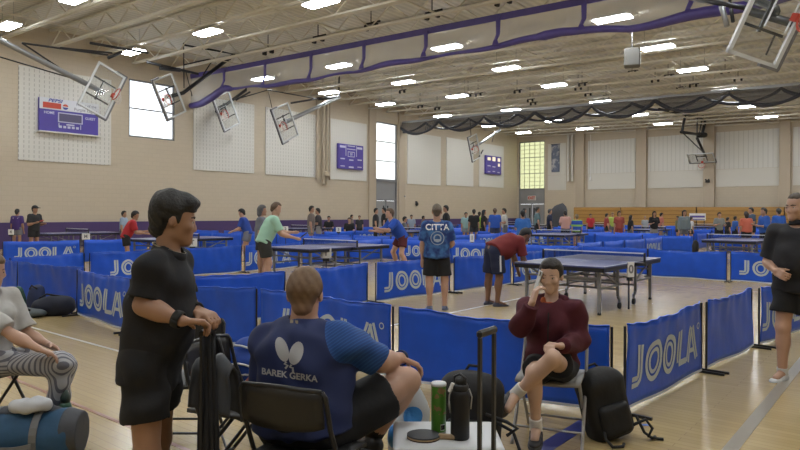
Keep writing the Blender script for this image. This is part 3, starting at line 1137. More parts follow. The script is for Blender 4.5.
mb = MB()
g = []
for i in range(9):
    row = []
    for j in range(13):
        a = 2 * math.pi * j / 12
        zz = 2.2 * i / 8
        r_ = 0.62 if i < 6 else (0.62, 0.55, 0.30)[i - 6] if i < 9 else 0
        row.append(Vector((r_ * 1.05 * math.cos(a) * (1 + 0.06 * math.sin(5 * a)), r_ * 0.8 * math.sin(a) * (1 + 0.06 * math.sin(4 * a)), zz + (0.12 * math.cos(a) if i > 5 else 0))))
    g.append(row)
mb.quadgrid(g)
mb.add([g[-1][j] for j in range(12)], [tuple(range(12))])
mb.build('cover', mat('cover_grey', (0.055, 0.057, 0.068), 0.7, var=0.3, scale=3), t, True)


# ------------------------------------------------------------------ court barriers
def strip(path, w):
    """2-D polyline to quads"""
    P, F = [], []
    n = len(path)
    for i in range(n):
        a = Vector(path[max(i - 1, 0)])
        b = Vector(path[min(i + 1, n - 1)])
        d = (b - a).normalized()
        nn = Vector((-d.y, d.x))
        c = Vector(path[i])
        P += [c + nn * w / 2, c - nn * w / 2]
    for i in range(n - 1):
        F.append((2 * i, 2 * i + 1, 2 * i + 3, 2 * i + 2))
    return P, F


def densify(path, step=0.05):
    out = [path[0]]
    for a, b in zip(path, path[1:]):
        n = max(1, int(math.hypot(b[0] - a[0], b[1] - a[1]) / step))
        out += [(a[0] + (b[0] - a[0]) * k / n, a[1] + (b[1] - a[1]) * k / n) for k in range(1, n + 1)]
    return out


def joola():
    """five letters of double lines, origin at lower left, height 0.36"""
    parts = []
    H = 0.36
    def two(path, x0, w=0.042, gap=0.058):
        p = densify(path)
        n = len(p)
        for s in (-1, 1):
            q = []
            for i in range(n):
                a, b = Vector(p[max(i - 1, 0)]), Vector(p[min(i + 1, n - 1)])
                d = (b - a).normalized()
                q.append((x0 + p[i][0] - d.y * s * gap / 2, p[i][1] + d.x * s * gap / 2))
            parts.append(strip(q, w))
    x = 0.0
    two([(0.15, H), (0.15, 0.12), (0.135, 0.07), (0.10, 0.045), (0.0, 0.045)], x)
    x = 0.26
    for k in range(2):
        for (rx, rz, w) in ((0.145, 0.165, 0.048), (0.082, 0.102, 0.036)):
            parts.append(strip([(x + 0.17 + rx * math.cos(a), H / 2 + rz * math.sin(a)) for a in np.linspace(0, 2 * math.pi, 29)], w))
        x += 0.36
    x += 0.03
    two([(0.03, H), (0.03, 0.045)], x)
    parts.append(strip(densify([(x + 0.03, 0.03), (x + 0.22, 0.03)]), 0.06))
    x += 0.24
    two([(0.02, 0.0), (0.15, H - 0.02)], x, 0.036, 0.05)
    two([(0.18, H - 0.02), (0.29, 0.0)], x, 0.036, 0.05)
    parts.append(strip(densify([(x + 0.08, 0.10), (x + 0.24, 0.10)]), 0.045))
    x += 0.33
    parts.append(strip([(x + 0.03 * math.cos(a), H - 0.03 + 0.03 * math.sin(a)) for a in np.linspace(0, 2 * math.pi, 13)], 0.012))
    return parts, x + 0.03


LOGO, LOGOW = joola()
B_GROUP = 'blue vinyl court barriers'


def barrier(p0, p1, label, logo=False, seed=0, group=B_GROUP, near=False, loff=None, sag=0.02):
    p0, p1 = Vector((*p0, 0)), Vector((*p1, 0))
    d = p1 - p0
    L = d.length
    rnd = random.Random(seed)
    ph, ph2 = rnd.uniform(0, 6), rnd.uniform(0, 6)
    t = thing('court_barrier', label, 'barrier', p0, math.atan2(d.y, d.x), group)

    def surf(u, v, off=0.0):
        zt = 0.70 - sag * math.sin(math.pi * u / L) + 0.006 * math.sin(9 * u + ph) + (0.004 * math.sin(31 * u + ph2) if near else 0)
        zb = 0.035 + 0.008 * math.sin(5 * u + ph2)
        f = v / 0.70
        y = 0.016 * math.sin(2.6 * u + ph + 1.5 * f) + 0.020 * math.sin(math.pi * u / L) * math.sin(3.2 * f + ph2) + (0.010 if near else 0.006) * math.sin(11 * u + 5 * f + ph2) * f + (0.006 * math.sin(27 * u + ph) * f ** 3 if near else 0)
        return Vector((u, y + off, zb + (zt - zb) * f))
    nu, nv = (52, 12) if near else (14, 5)
    MB().sheet([[surf(0.03 + (L - 0.06) * i / nu, 0.70 * j / nv) for j in range(nv + 1)] for i in range(nu + 1)], 0.006).build('banner', M_BANNER, t, True)
    for u in (0.02, L - 0.02):
        MB().tube([(u, 0.012, 0), (u, 0.012, 0.69)], 0.011, 6).build('post', M_BLACK_METAL, t)
        if near:
            MB().bar((u, -0.2, 0.012), (u, 0.2, 0.012), 0.022).build('foot', M_BLACK_METAL, t)
    if near:
        MB().sheet([[surf(0.03 + (L - 0.06) * i / nu, -0.012), surf(0.03 + (L - 0.06) * i / nu, 0.012)] for i in range(nu + 1)], 0.010).build('bottom_hem', M_HEM, t)
        MB().tube([surf(0.03 + (L - 0.06) * i / nu, 0.7) for i in range(nu + 1)], 0.009, 5).build('top_hem', M_BANNER, t, True)
    if logo:
        mb = MB()
        o = loff if loff is not None else (L - LOGOW) / 2 + 0.05
        for P, F in LOGO:
            mb.add([surf(q[0] + o, q[1] + 0.15, -0.008) for q in P], F)
        mb.build('logo', M_LOGO, t)
    return t


NB = dict(near=True)
barrier((-14.1, 4.6), (-12.07, 4.5), 'blue vinyl barrier beyond the seated woman, outer end of the front row', False, 1, **NB)
barrier((-12.03, 4.47), (-10.1, 4.72), 'plain blue barrier with dark bags lying against its foot', False, 2, **NB)
barrier((-9.9, 4.5), (-7.98, 4.32), 'blue barrier with white logo beside the gap left of the man in black', True, 3, loff=0.16, **NB)
barrier((-7.92, 4.3), (-5.9, 4.72), 'plain blue barrier just behind the hands of the man in black', False, 4, sag=0.035, **NB)
barrier((-5.87, 4.74), (-3.83, 4.66), 'blue barrier with white logo directly behind the seated man in navy', True, 5, loff=0.32, **NB)
barrier((-3.79, 4.66), (-1.84, 4.92), 'plain blue barrier directly behind the seated girl in maroon', False, 6, sag=0.05, **NB)
barrier((-1.78, 5.0), (-1.67, 6.86), 'blue barrier with large grey white logo beside the upright black backpack', True, 7, loff=0.13, **NB)
barrier((-1.65, 6.92), (-1.53, 8.52), 'plain blue barrier between two logo barriers on the right aisle', False, 8, **NB)
barrier((-1.48, 8.62), (-1.12, 10.55), 'blue barrier with white logo behind the legs of the man in black polo', True, 9, loff=0.06, **NB)
barrier((-7.72, 4.95), (-7.27, 6.35), 'short plain blue barrier in the second row behind the front barriers', False, 10, **NB)
barrier((-7.26, 6.45), (-7.44, 8.36), 'plain blue barrier behind the head of the seated man in navy', False, 11, **NB)
barrier((-7.38, 8.47), (-7.17, 10.48), 'blue barrier with white logo beside the player in tie-dye shirt', True, 12, loff=0.2, **NB)
barrier((-7.13, 10.53), (-6.95, 12.5), 'plain blue barrier behind the bending man in maroon', False, 13, **NB)
barrier((-6.93, 12.55), (-6.9, 14.5), 'blue barrier with white logo under the far side of the near table', True, 14, loff=0.1, **NB)
barrier((-6.9, 14.55), (-6.95, 16.3), 'plain blue barrier at the far left corner of the near court', False, 15, **NB)
barrier((-13.25, 4.8), (-13.7, 6.42), 'plain blue barrier above the dark bags, start of the second row', False, 16, **NB)
barrier((-13.62, 6.46), (-13.7, 8.5), 'blue barrier with white logo behind the back of the man in black', True, 17, loff=0.45, **NB)
barrier((-13.7, 8.55), (-13.7, 10.46), 'plain blue barrier left of the legs of the player in mint', False, 18, **NB)
barrier((-13.7, 10.52), (-13.72, 12.5), 'blue barrier with white logo behind the player in mint', True, 19, loff=-0.05 + 0.1, **NB)
barrier((-13.72, 12.55), (-13.75, 14.4), 'plain blue barrier under the second table', False, 20, **NB)
barrier((-13.75, 14.45), (-13.8, 16.2), 'plain blue barrier at the far left corner of the second court', False, 21)
barrier((-20.6, 5.2), (-20.4, 7.15), 'plain blue barrier at the left edge, nearest of the third row', False, 22)
barrier((-20.4, 7.2), (-19.95, 9.2), 'far blue barrier with white logo at the left edge below the cap player', True, 23, loff=0.3)
barrier((-19.9, 9.25), (-19.6, 11.2), 'plain blue barrier below the red shirted player', False, 24)
barrier((-19.6, 11.25), (-19.6, 13.2), 'plain blue barrier beyond the white table letter card', False, 25)
# the row across the far ends of the first courts
rx = [-27.6, -25.55, -23.5, -21.45, -19.4, -17.35, -15.3, -13.25, -11.2, -9.15, -7.1, -5.3, -3.45, -1.4, 0.65]
for k in range(len(rx) - 1):
    lg = k in (7, 8, 10, 12)
    y = 16.4 + 0.08 * math.sin(k * 2.1)
    lab = {7: 'blue barrier with white logo beyond the far end of the second table', 8: 'blue barrier with white logo in the far row left of the tie-dye player',
           10: 'blue barrier with white logo in the far row behind the bending man', 11: 'plain sagging blue barrier beyond the net end of the near table',
           12: 'blue barrier with white logo left of the man in black polo', 13: 'blue barrier hidden behind the man in black polo',
           9: 'plain blue barrier right behind the tie-dye player'}.get(k, 'plain blue barrier in the row across the ends of the left courts')
    if k == 8:
        barrier((rx[k] + 0.02, y), (rx[k + 1] - 0.02, y + 0.05), lab, True, 40 + k, loff=0.1)
    else:
        barrier((rx[k] + 0.02, y), (rx[k + 1] - 0.02, y + 0.05), lab, lg and k != 10, 40 + k, near=k > 9, loff=0.2, sag=0.045 if k == 11 else 0.02)
# side run of the next court row, seen past the near table
for k, (a, b) in enumerate([((-7.85, 18.0), (-7.7, 19.6)), ((-7.7, 19.65), (-7.55, 21.1)), ((-7.55, 21.15), (-7.5, 22.9)), ((-7.5, 22.95), (-7.46, 24.8))]):
    barrier(a, b, ['plain blue barrier in the side run beyond the net, nearest of four', 'plain blue barrier in the side run beyond the net, second of four',
                   'plain blue barrier in the side run beyond the net, third of four', 'blue barrier with white logo at the far end of the side run beyond the net'][k], k == 3, 60 + k, loff=0.05)
far0 = barrier((0, 0), (2.03, 0), 'far blue vinyl barrier in the rows at the back of the hall', False, 70, group='far court barriers')
farL = barrier((0, 0), (2.03, 0), 'far blue vinyl barrier with white logo in the rows at the back of the hall', True, 71, group='far court barriers', loff=0.2)
used = set()


def far(x, y, rz, logo=False):
    src = farL if logo else far0
    if src.name not in used:
        used.add(src.name)
        o = src
        o.location = (x, y, 0)
        o.rotation_euler = (0, 0, rz)
    else:
        o = dup(src, (x, y, 0), rz)


rnd = random.Random(5)
for y, x0, x1, skip in ((18.3, -27.6, -9.4, ()), (27.2, -27.6, 0.5, (10,)), (29.6, -27.6, 3, (4, 9)), (38.6, -27.6, 5, (6,)), (41.2, -27.6, 5, (3, 8)), (49.0, -22, 6, ())):
    x, k = x0, 0
    while x + 2.03 < x1:
        if k not in skip:
            far(x, y + 0.12 * math.sin(k * 1.7 + y), 0.04 * math.sin(k * 2.3 + y), logo=(k + int(y)) % 4 == 1)
        x += 2.07
        k += 1
for x in (-21.2, -14.4):
    for k in range(4):
        far(x + 0.1 * math.sin(k), 18.6 + 2.07 * k, math.pi / 2, k == 2)
for x in (-21.2, -14.4, -7.6, -0.8):
    for k in range(4):
        far(x + 0.1 * math.sin(k), 30.1 + 2.07 * k, math.pi / 2, False)


# ------------------------------------------------------------------ tables
def make_table():
    t = thing('table_tennis_table', '', 'table', (0, 0, 0), 0, 'table tennis tables on the courts')
    for s in (-1, 1):
        MB().box((0, s * 0.688, 0.7475), (1.525, 1.366, 0.025), ch=0.004).build('tabletop', M_TABLE, t)
        mb = MB()
        for x in (-0.74, 0.74):
            mb.box((x, s * 0.69, 0.705), (0.03, 1.34, 0.06))
        for y in (0.03, 1.345):
            mb.box((0, s * y, 0.705), (1.5, 0.03, 0.06))
        mb.build('apron', M_BLACK_METAL, t)
        mb = MB()
        for x in (-0.752, 0.752):
            mb.box((x, s * 0.688, 0.7608), (0.02, 1.366, 0.0012))
        mb.box((0, s * 1.36, 0.7608), (1.525, 0.02, 0.0012))
        mb.box((0, s * 0.688, 0.7608), (0.006, 1.366, 0.0012))
        mb.build('line_marking', M_WHITE, t)
        for x in (-0.62, 0.62):
            MB().bar((x, s * 1.2, 0.03), (x, s * 1.2, 0.69), 0.045).build('leg', M_STEEL_TUBE, t)
            MB().lathe([(0.026, 0), (0.03, 0.02), (0.022, 0.05)], 10, (x, s * 1.2, 0)).build('foot', M_RUBBER, t)
            mb = MB()
            mb.bar((x, s * 0.42, 0.22), (x, s * 0.42, 0.69), 0.04)
            mb.bar((x, s * 0.42, 0.22), (x, s * 0.34, 0.16), 0.04)
            mb.bar((x, s * 0.34, 0.10), (x, s * 0.34, 0.18), 0.035)
            mb.build('inner_leg', M_STEEL_TUBE, t)
            MB().lathe([(0.02, -0.02), (0.052, -0.018), (0.055, 0), (0.052, 0.018), (0.02, 0.02)], 14, (x, s * 0.34, 0.056), Matrix.Rotation(math.pi / 2, 3, 'Y')).build('wheel', M_RUBBER, t)
        mb = MB()
        for z in (0.33, 0.46):
            mb.bar((-0.62, s * 0.42, z), (0.62, s * 0.42, z), 0.045, 0.03)
        mb.bar((-0.62, s * 1.2, 0.56), (0.62, s * 1.2, 0.56), 0.04, 0.03)
        for x in (-0.62, 0.62):
            mb.bar((x, s * 0.42, 0.40), (x, s * 1.18, 0.40), 0.03)
            mb.bar((x, s * 0.44, 0.42), (x, s * 1.1, 0.68), 0.025)
        for x in (-0.25, 0.25):
            mb.bar((x, s * 0.42, 0.33), (x, s * 0.42, 0.69), 0.03)
        mb.build('undercarriage', M_STEEL_TUBE, t)
    for z in (0.33, 0.46):
        for x in (-0.4, 0.4):
            MB().bar((x, -0.42, z), (x, 0.42, z), 0.03).build('centre_bar', M_STEEL_TUBE, t)
    for s in (-1, 1):
        mb = MB()
        mb.box((s * 0.915, 0, 0.835), (0.03, 0.03, 0.16))
        mb.box((s * 0.84, 0, 0.725), (0.2, 0.05, 0.05))
        mb.build('net_post', M_BLACK_METAL, t)
    nt_ = MB().quadgrid([[Vector((-0.9 + 1.8 * i / 12, 0, 0.765)), Vector((-0.9 + 1.8 * i / 12, 0, 0.905))] for i in range(13)]).build('net', M_NET, t)
    MB().box((0, 0, 0.907), (1.8, 0.012, 0.02)).build('net_tape', M_WHITE, t)
    return t


tab0 = make_table()
TABS = [(-4.47, 10.87, 'near dark blue table with the girl in maroon seated before it'), (-11.15, 11.1, 'blue table where the player in mint stands'),
        (-17.8, 11.3, 'blue table where the red shirted player bends'), (-25.0, 11.4, 'blue table where the cap player stands at the left edge'),
        (-4.55, 22.9, 'blue table before the large man in blue at the back right'), (-11.2, 23.9, 'far blue table past the head of the bending man in maroon'),
        (-17.8, 22.6, 'far blue table behind the player in mint'), (-24.6, 22.6, 'far blue table near the left wall under the window')]
for y in (34.4, 45.0):
    for x in (-24.6, -17.8, -11.1, -4.4):
        TABS.append((x, y, 'far blue table among the crowd at the back of the hall'))
for k, (x, y, lab) in enumerate(TABS):
    lab = lab.replace('blue table', 'blue table tennis table')
    o = tab0 if k == 0 else dup(tab0, (x, y, 0))
    o.location = (x, y, 0)
    o['label'] = lab
    if k == 5:
        o.rotation_euler = (0, 0, math.radians(4))


# umpire score flips and number cards
def card(px, py, d, w, h, label, txt=None, dark=False, yaw=None, group='white score cards and table letters'):
    p = atd(px, py, d)
    t = thing('score_flip', label, 'score card', p, THETA if yaw is None else yaw, group)
    MB().box((0, 0, 0), (w, 0.03, h), ch=0.004).build('card', M_WHITE, t)
    mb = MB()
    put_text(mb, txt or '0', h * 0.75, (0, -0.017, 0), (1, 0, 0), (0, 0, 1), 0.006)
    mb.build('figure', M_FRAME, t)
    mb = MB()
    mb.box((0, 0.02, -h / 2 - 0.03), (w * 0.6, 0.06, 0.06))
    mb.bar((0, 0.045, -h / 2), (0, 0.045, -p.z), 0.02)
    mb.build('stand', M_BLACK_METAL, t)
    return t


card(630.5, 269.5, 10.55, 0.13, 0.25, 'grey white score flip at the net of the near table', '0', yaw=THETA + 0.3)
card(326, 253, 14.6, 0.24, 0.24, 'white score flip at the front edge of the second table', '1')
card(192.5, 242.5, 17.4, 0.25, 0.22, 'white table letter card right of the man in black', 'T')
card(86, 236.5, 23.0, 0.28, 0.22, 'white card hanging on the cap player\'s table', 'M')
card(285.5, 229, 24.0, 0.2, 0.2, 'small white card behind the player in mint', '2')
card(338.5, 229.5, 27.0, 0.22, 0.2, 'small white card on the barrier left of the crouching player in blue', '3')
card(472, 238, 21.0, 0.14, 0.26, 'narrow white card right of the tie-dye player', '1')
card(11, 232, 24.0, 0.2, 0.2, 'small white card below the purple shirted person', '4')


# ------------------------------------------------------------------ organic surfaces: distance fields meshed into one closed skin
class SDF:
    def __init__(s):
        s.p = []

    def cap(s, a, b, ra, rb=None, k=0.03, flat=False, sub=False):
        a, b = np.array(a, float), np.array(b, float)
        rb = ra if rb is None else rb
        m = max(ra, rb)
        ba = b - a
        L2 = float(ba @ ba) + 1e-9

        def fn(X, Y, Z):
            px, py, pz = X - a[0], Y - a[1], Z - a[2]
            t0 = (px * ba[0] + py * ba[1] + pz * ba[2]) / L2
            t = np.clip(t0, 0, 1)
            d = np.sqrt((px - t * ba[0]) ** 2 + (py - t * ba[1]) ** 2 + (pz - t * ba[2]) ** 2) - (ra + (rb - ra) * t)
            if flat:
                d = np.maximum(d, (t0 - 1) * math.sqrt(L2))
            return d
        s.p.append((np.minimum(a, b) - m, np.maximum(a, b) + m, fn, k, sub))
        return s

    def ell(s, c, r, M=None, k=0.03, sub=False):
        c, r = np.array(c, float), np.array(r, float)
        A = np.eye(3) if M is None else np.array(M, float)   # columns = axes
        ext = np.abs(A) @ r

        def fn(X, Y, Z):
            q = [(X - c[0]) * A[0, i] + (Y - c[1]) * A[1, i] + (Z - c[2]) * A[2, i] for i in range(3)]
            k0 = np.sqrt(sum((q[i] / r[i]) ** 2 for i in range(3)))
            k1 = np.sqrt(sum((q[i] / r[i] ** 2) ** 2 for i in range(3))) + 1e-9
            return k0 * (k0 - 1) / k1
        s.p.append((c - ext, c + ext, fn, k, sub))
        return s

    def box(s, c, h, M=None, rnd=0.01, k=0.02, sub=False):
        c, h = np.array(c, float), np.array(h, float)
        A = np.eye(3) if M is None else np.array(M, float)
        ext = np.abs(A) @ h

        def fn(X, Y, Z):
            q = [np.abs((X - c[0]) * A[0, i] + (Y - c[1]) * A[1, i] + (Z - c[2]) * A[2, i]) - (h[i] - rnd) for i in range(3)]
            return np.sqrt(sum(np.maximum(v, 0) ** 2 for v in q)) + np.minimum(np.maximum(np.maximum(q[0], q[1]), q[2]), 0) - rnd
        s.p.append((c - ext, c + ext, fn, k, sub))
        return s

    def mesh(s, res, clips=(), fold=None, pad=0.02):
        lo = np.min([p[0] for p in s.p if not p[4]], axis=0) - 2 * res - pad
        hi = np.max([p[1] for p in s.p if not p[4]], axis=0) + 2 * res + pad
        n = np.ceil((hi - lo) / res).astype(int) + 1
        ax = [lo[i] + res * np.arange(n[i]) for i in range(3)]
        D = np.full(n, 0.3, np.float32)
        for (a, b, fn, k, sub) in s.p:
            i0 = np.maximum(np.floor((a - lo - 0.05 - k) / res).astype(int), 0)
            i1 = np.minimum(np.ceil((b - lo + 0.05 + k) / res).astype(int) + 1, n)
            if np.any(i1 <= i0):
                continue
            sl = tuple(slice(i0[i], i1[i]) for i in range(3))
            X, Y, Z = np.meshgrid(*[ax[i][sl[i]] for i in range(3)], indexing='ij', sparse=True)
            d = fn(X, Y, Z)
            o = D[sl]
            if sub:
                d = -d
                h = np.clip(0.5 - 0.5 * (o - d) / k, 0, 1)
                D[sl] = o * (1 - h) + d * h + k * h * (1 - h)
            else:
                h = np.clip(0.5 + 0.5 * (d - o) / k, 0, 1)
                D[sl] = d * (1 - h) + o * h - k * h * (1 - h)
        X, Y, Z = np.meshgrid(*ax, indexing='ij', sparse=True)
        if fold is not None:
            D = D + fold(X, Y, Z)
        for cl in clips:
            D = np.maximum(D, cl(X, Y, Z) if callable(cl) else cl[0][0] * X + cl[0][1] * Y + cl[0][2] * Z - cl[1])
        D[0], D[-1] = 0.3, 0.3
        D[:, 0], D[:, -1] = 0.3, 0.3
        D[:, :, 0], D[:, :, -1] = 0.3, 0.3
        D = np.where(np.abs(D) < 1e-6, 1e-6, D)
        return nets(D, lo, res)


def nets(D, lo, res):
    S = D < 0
    n = np.array(D.shape) - 1
    c = [S[i:n[0] + i, j:n[1] + j, k:n[2] + k] for i in (0, 1) for j in (0, 1) for k in (0, 1)]
    tot = sum(x.astype(np.int8) for x in c)
    act = np.argwhere((tot > 0) & (tot < 8))
    idx = -np.ones(n, np.int64)
    idx[act[:, 0], act[:, 1], act[:, 2]] = np.arange(len(act))
    off = np.array([(i, j, k) for i in (0, 1) for j in (0, 1) for k in (0, 1)])
    val = np.stack([D[act[:, 0] + o[0], act[:, 1] + o[1], act[:, 2] + o[2]] for o in off], 1)
    P = np.zeros((len(act), 3))
    W = np.zeros(len(act))
    for a in range(8):
        for b in range(a + 1, 8):
            if np.abs(off[a] - off[b]).sum() != 1:
                continue
            va, vb = val[:, a], val[:, b]
            m = (va < 0) != (vb < 0)
            t = np.where(m, va / np.where(m, va - vb, 1), 0)
            P += np.where(m[:, None], off[a] + (off[b] - off[a]) * t[:, None], 0)
            W += m
    V = lo + (act + P / W[:, None]) * res
    F = []
    for axis in range(3):
        u, v = (axis + 1) % 3, (axis + 2) % 3
        sl0 = [slice(1, -1)] * 3
        sl1 = [slice(1, -1)] * 3
        sl0[axis], sl1[axis] = slice(0, -1), slice(1, None)
        A, B = S[tuple(sl0)], S[tuple(sl1)]
        e = np.argwhere(A != B)
        if not len(e):
            continue
        fl = A[e[:, 0], e[:, 1], e[:, 2]]
        base = e.copy()
        base[:, u] += 1
        base[:, v] += 1
        du, dv = np.zeros(3, int), np.zeros(3, int)
        du[u], dv[v] = 1, 1
        q = [idx[tuple((base - a * du - b * dv).T)] for a, b in ((1, 1), (0, 1), (0, 0), (1, 0))]
        Q = np.stack(q, 1)
        Q[~fl] = Q[~fl][:, ::-1]
        F.append(Q)
    return V, np.concatenate(F)


def np_mesh(name, V, F):
    me = bpy.data.meshes.new(name)
    me.vertices.add(len(V))
    me.vertices.foreach_set('co', np.asarray(V, np.float32).ravel())
    nl = len(F) * 4
    me.loops.add(nl)
    me.loops.foreach_set('vertex_index', np.asarray(F, np.int32).ravel())
    me.polygons.add(len(F))
    me.polygons.foreach_set('loop_start', np.arange(0, nl, 4, dtype=np.int32))
    me.polygons.foreach_set('loop_total', np.full(len(F), 4, np.int32))
    me.update(calc_edges=True)
    return me


def sdf_obj(name, s, res, material, parent=None, clips=(), fold=None):
    V, F = s.mesh(res, clips, fold)
    o = link(name, np_mesh(name, V, F), material, parent, True)
    return o


# ------------------------------------------------------------------ people
V3 = lambda *a: np.array(a, float)


def nrm(v):
    v = np.array(v, float)
    return v / (np.linalg.norm(v) + 1e-12)


def axes(z, x):
    z = nrm(z)
    x = nrm(np.array(x, float) - z * np.dot(x, z))
    return np.stack([x, np.cross(z, x), z], 1)


DOWN = (0, 0, -1)
# arm = (upper arm direction, forearm direction) for the right side, mirrored for the left; leg = (thigh, shin)
POSES = {
    'stand': dict(lean=0.03, armR=((0.16, 0.0, -1), (0.10, 0.16, -1)), armL=((0.16, 0.0, -1), (0.10, 0.16, -1))),
    'hands': dict(lean=0.06, armR=((0.22, 0.05, -1), (-0.25, 0.9, 0.25)), armL=((0.22, 0.05, -1), (-0.25, 0.9, 0.1))),
    'cross': dict(lean=0.02, armR=((0.2, 0.15, -1), (-0.9, 0.5, 0.1)), armL=((0.2, 0.15, -1), (-0.9, 0.5, 0.05))),
    'ready': dict(lean=0.55, head=0.1, armR=((0.3, 0.45, -0.8), (0.0, 1, 0.1)), armL=((0.3, 0.5, -0.7), (-0.2, 1, -0.1)), legR=((0.12, 0.38, -1), (0.02, -0.32, -1)), legL=((0.14, 0.30, -1), (0.02, -0.28, -1))),
    'stoop': dict(lean=0.85, head=0.0, armR=((0.1, 0.3, -1), (0.0, 0.5, -0.8)), armL=((0.1, 0.3, -1), (0.0, 0.5, -0.8)), legR=((0.1, 0.1, -1), (0.02, -0.1, -1)), legL=((0.1, 0.2, -1), (0.02, -0.1, -1))),
    'sit': dict(lean=0.12, seat=0.52, armR=((0.2, 0.2, -1), (-0.2, 1, -0.2)), armL=((0.2, 0.2, -1), (-0.2, 1, -0.2)), legR=((0.12, 1, 0.02), (0.0, 0.05, -1)), legL=((0.12, 1, 0.02), (0.0, 0.05, -1))),
    'walk': dict(lean=0.08, armR=((0.12, -0.3, -1), (0.0, 0.5, -1)), armL=((0.12, 0.35, -1), (0.0, 0.8, -0.7)), legR=((0.03, 0.35, -1), (0.0, 0.0, -1)), legL=((0.03, -0.25, -1), (0.0, -0.5, -1))),
    'phone': dict(lean=0.08, head=-0.3, armR=((0.15, 0.25, -1), (-0.3, 1, 0.6)), armL=((0.15, 0.25, -1), (-0.3, 1, 0.6))),
}


def skeleton(h, pose, over=None):
    p = dict(POSES[pose]) if isinstance(pose, str) else dict(pose)
    J = {}
    thigh, shin, foot = 0.245 * h, 0.246 * h, 0.045 * h
    legs = {s: [nrm(v) for v in p.get('leg' + s, ((0.05, 0.02, -1), (0.0, -0.02, -1)))] for s in 'RL'}
    for s in 'L':
        legs[s] = [v * V3(-1, 1, 1) for v in legs[s]]
    drop = max(-(legs[s][0][2] * thigh + legs[s][1][2] * shin) for s in 'RL')
    zp = p['seat'] if 'seat' in p else drop + foot
    P = V3(0, 0, zp) + V3(*p.get('shift', (0, 0, 0)))
    lean, side = p.get('lean', 0.0), p.get('side', 0.0)
    up = nrm(V3(math.sin(side), math.sin(lean) * math.cos(side), math.cos(lean) * math.cos(side)))
    tw = p.get('twist', 0.0)
    M = axes(up, V3(math.cos(tw), math.sin(tw), 0))
    J['P'], J['M'] = P, M
    J['N'] = P + up * 0.30 * h
    sw = p.get('sw', 0.100) * h
    hu = nrm(up * (1 - p.get('headup', 0.5)) + V3(0, 0, 1) * p.get('headup', 0.5))
    ht, hp = p.get('headturn', 0.0), p.get('head', -0.05)
    hf = V3(-math.sin(tw + ht), math.cos(tw + ht), 0)
    hx = np.cross(hf, V3(0, 0, 1))
    hf = nrm(hf * math.cos(hp) + V3(0, 0, 1) * math.sin(hp))
    if abs(lean) > 0.4 and 'head' not in p:
        hf = nrm(hf - V3(0, 0, 0.5))
    HM = np.stack([nrm(np.cross(hf, np.cross(hx, hf))), hf, nrm(np.cross(hx, hf))], 1)
    J['HM'] = HM
    J['H'] = J['N'] + hu * p.get('neck', 0.085) * h + HM[:, 1] * 0.012 * h
    for s, q in (('R', 1), ('L', -1)):
        J['sh' + s] = J['N'] - up * p.get('sd', 0.050) * h + M[:, 0] * q * sw
        a = [nrm(v) for v in p['arm' + s]]
        R_ = np.array([[math.cos(tw), -math.sin(tw), 0], [math.sin(tw), math.cos(tw), 0], [0, 0, 1]])
        a = [R_ @ (v * V3(q, 1, 1)) for v in a]
        J['el' + s] = J['sh' + s] + a[0] * 0.172 * h
        J['wr' + s] = J['el' + s] + a[1] * 0.148 * h
        J['hp' + s] = P + M[:, 0] * q * 0.052 * h - V3(0, 0, 0.01 * h)
        J['kn' + s] = J['hp' + s] + legs[s][0] * thigh
        J['an' + s] = J['kn' + s] + legs[s][1] * shin
        J['toe' + s] = nrm(V3(q * 0.18, 1, 0))
    if over:
        J.update({k: np.array(v, float) for k, v in over.items()})
    return J


def torso(S, J, h, g, infl, female=False, belly=0.0, low=True):
    s = h / 1.72
    gx, gy = g
    M, P, N_ = J['M'], J['P'], J['N']
    Z = nrm(N_ - P)
    L = np.linalg.norm(N_ - P)
    Y = M[:, 1]
    hw = 0.168 if not female else 0.172
    if low:
        S.ell(P + Z * 0.02 * s, (hw * gx * s + infl, 0.118 * gy * s + infl, 0.125 * s + infl), M, k=0.05)
    S.ell(P + Z * 0.36 * L + Y * (0.01 + belly * 0.5) * s, ((0.150 if not female else 0.128) * gx * s + infl, (0.108 + belly * 0.6) * gy * s + infl, 0.16 * s + infl), M, k=0.06)
    S.ell(P + Z * 0.64 * L, ((0.166 if not female else 0.142) * gx * s + infl, 0.120 * gy * s + infl, 0.155 * s + infl), M, k=0.05)
    if female:
        for q in (-1, 1):
            S.ell(P + Z * 0.66 * L + Y * 0.09 * s + M[:, 0] * q * 0.06 * s, (0.062 * s + infl, 0.055 * s + infl, 0.06 * s + infl), M, k=0.03)
    for q in 'RL':
        S.cap(N_ - Z * 0.055 * s, J['sh' + q], 0.050 * s + infl * 0.7, 0.053 * s * (gx * 0.3 + 0.7) + infl * 0.7, k=0.045)


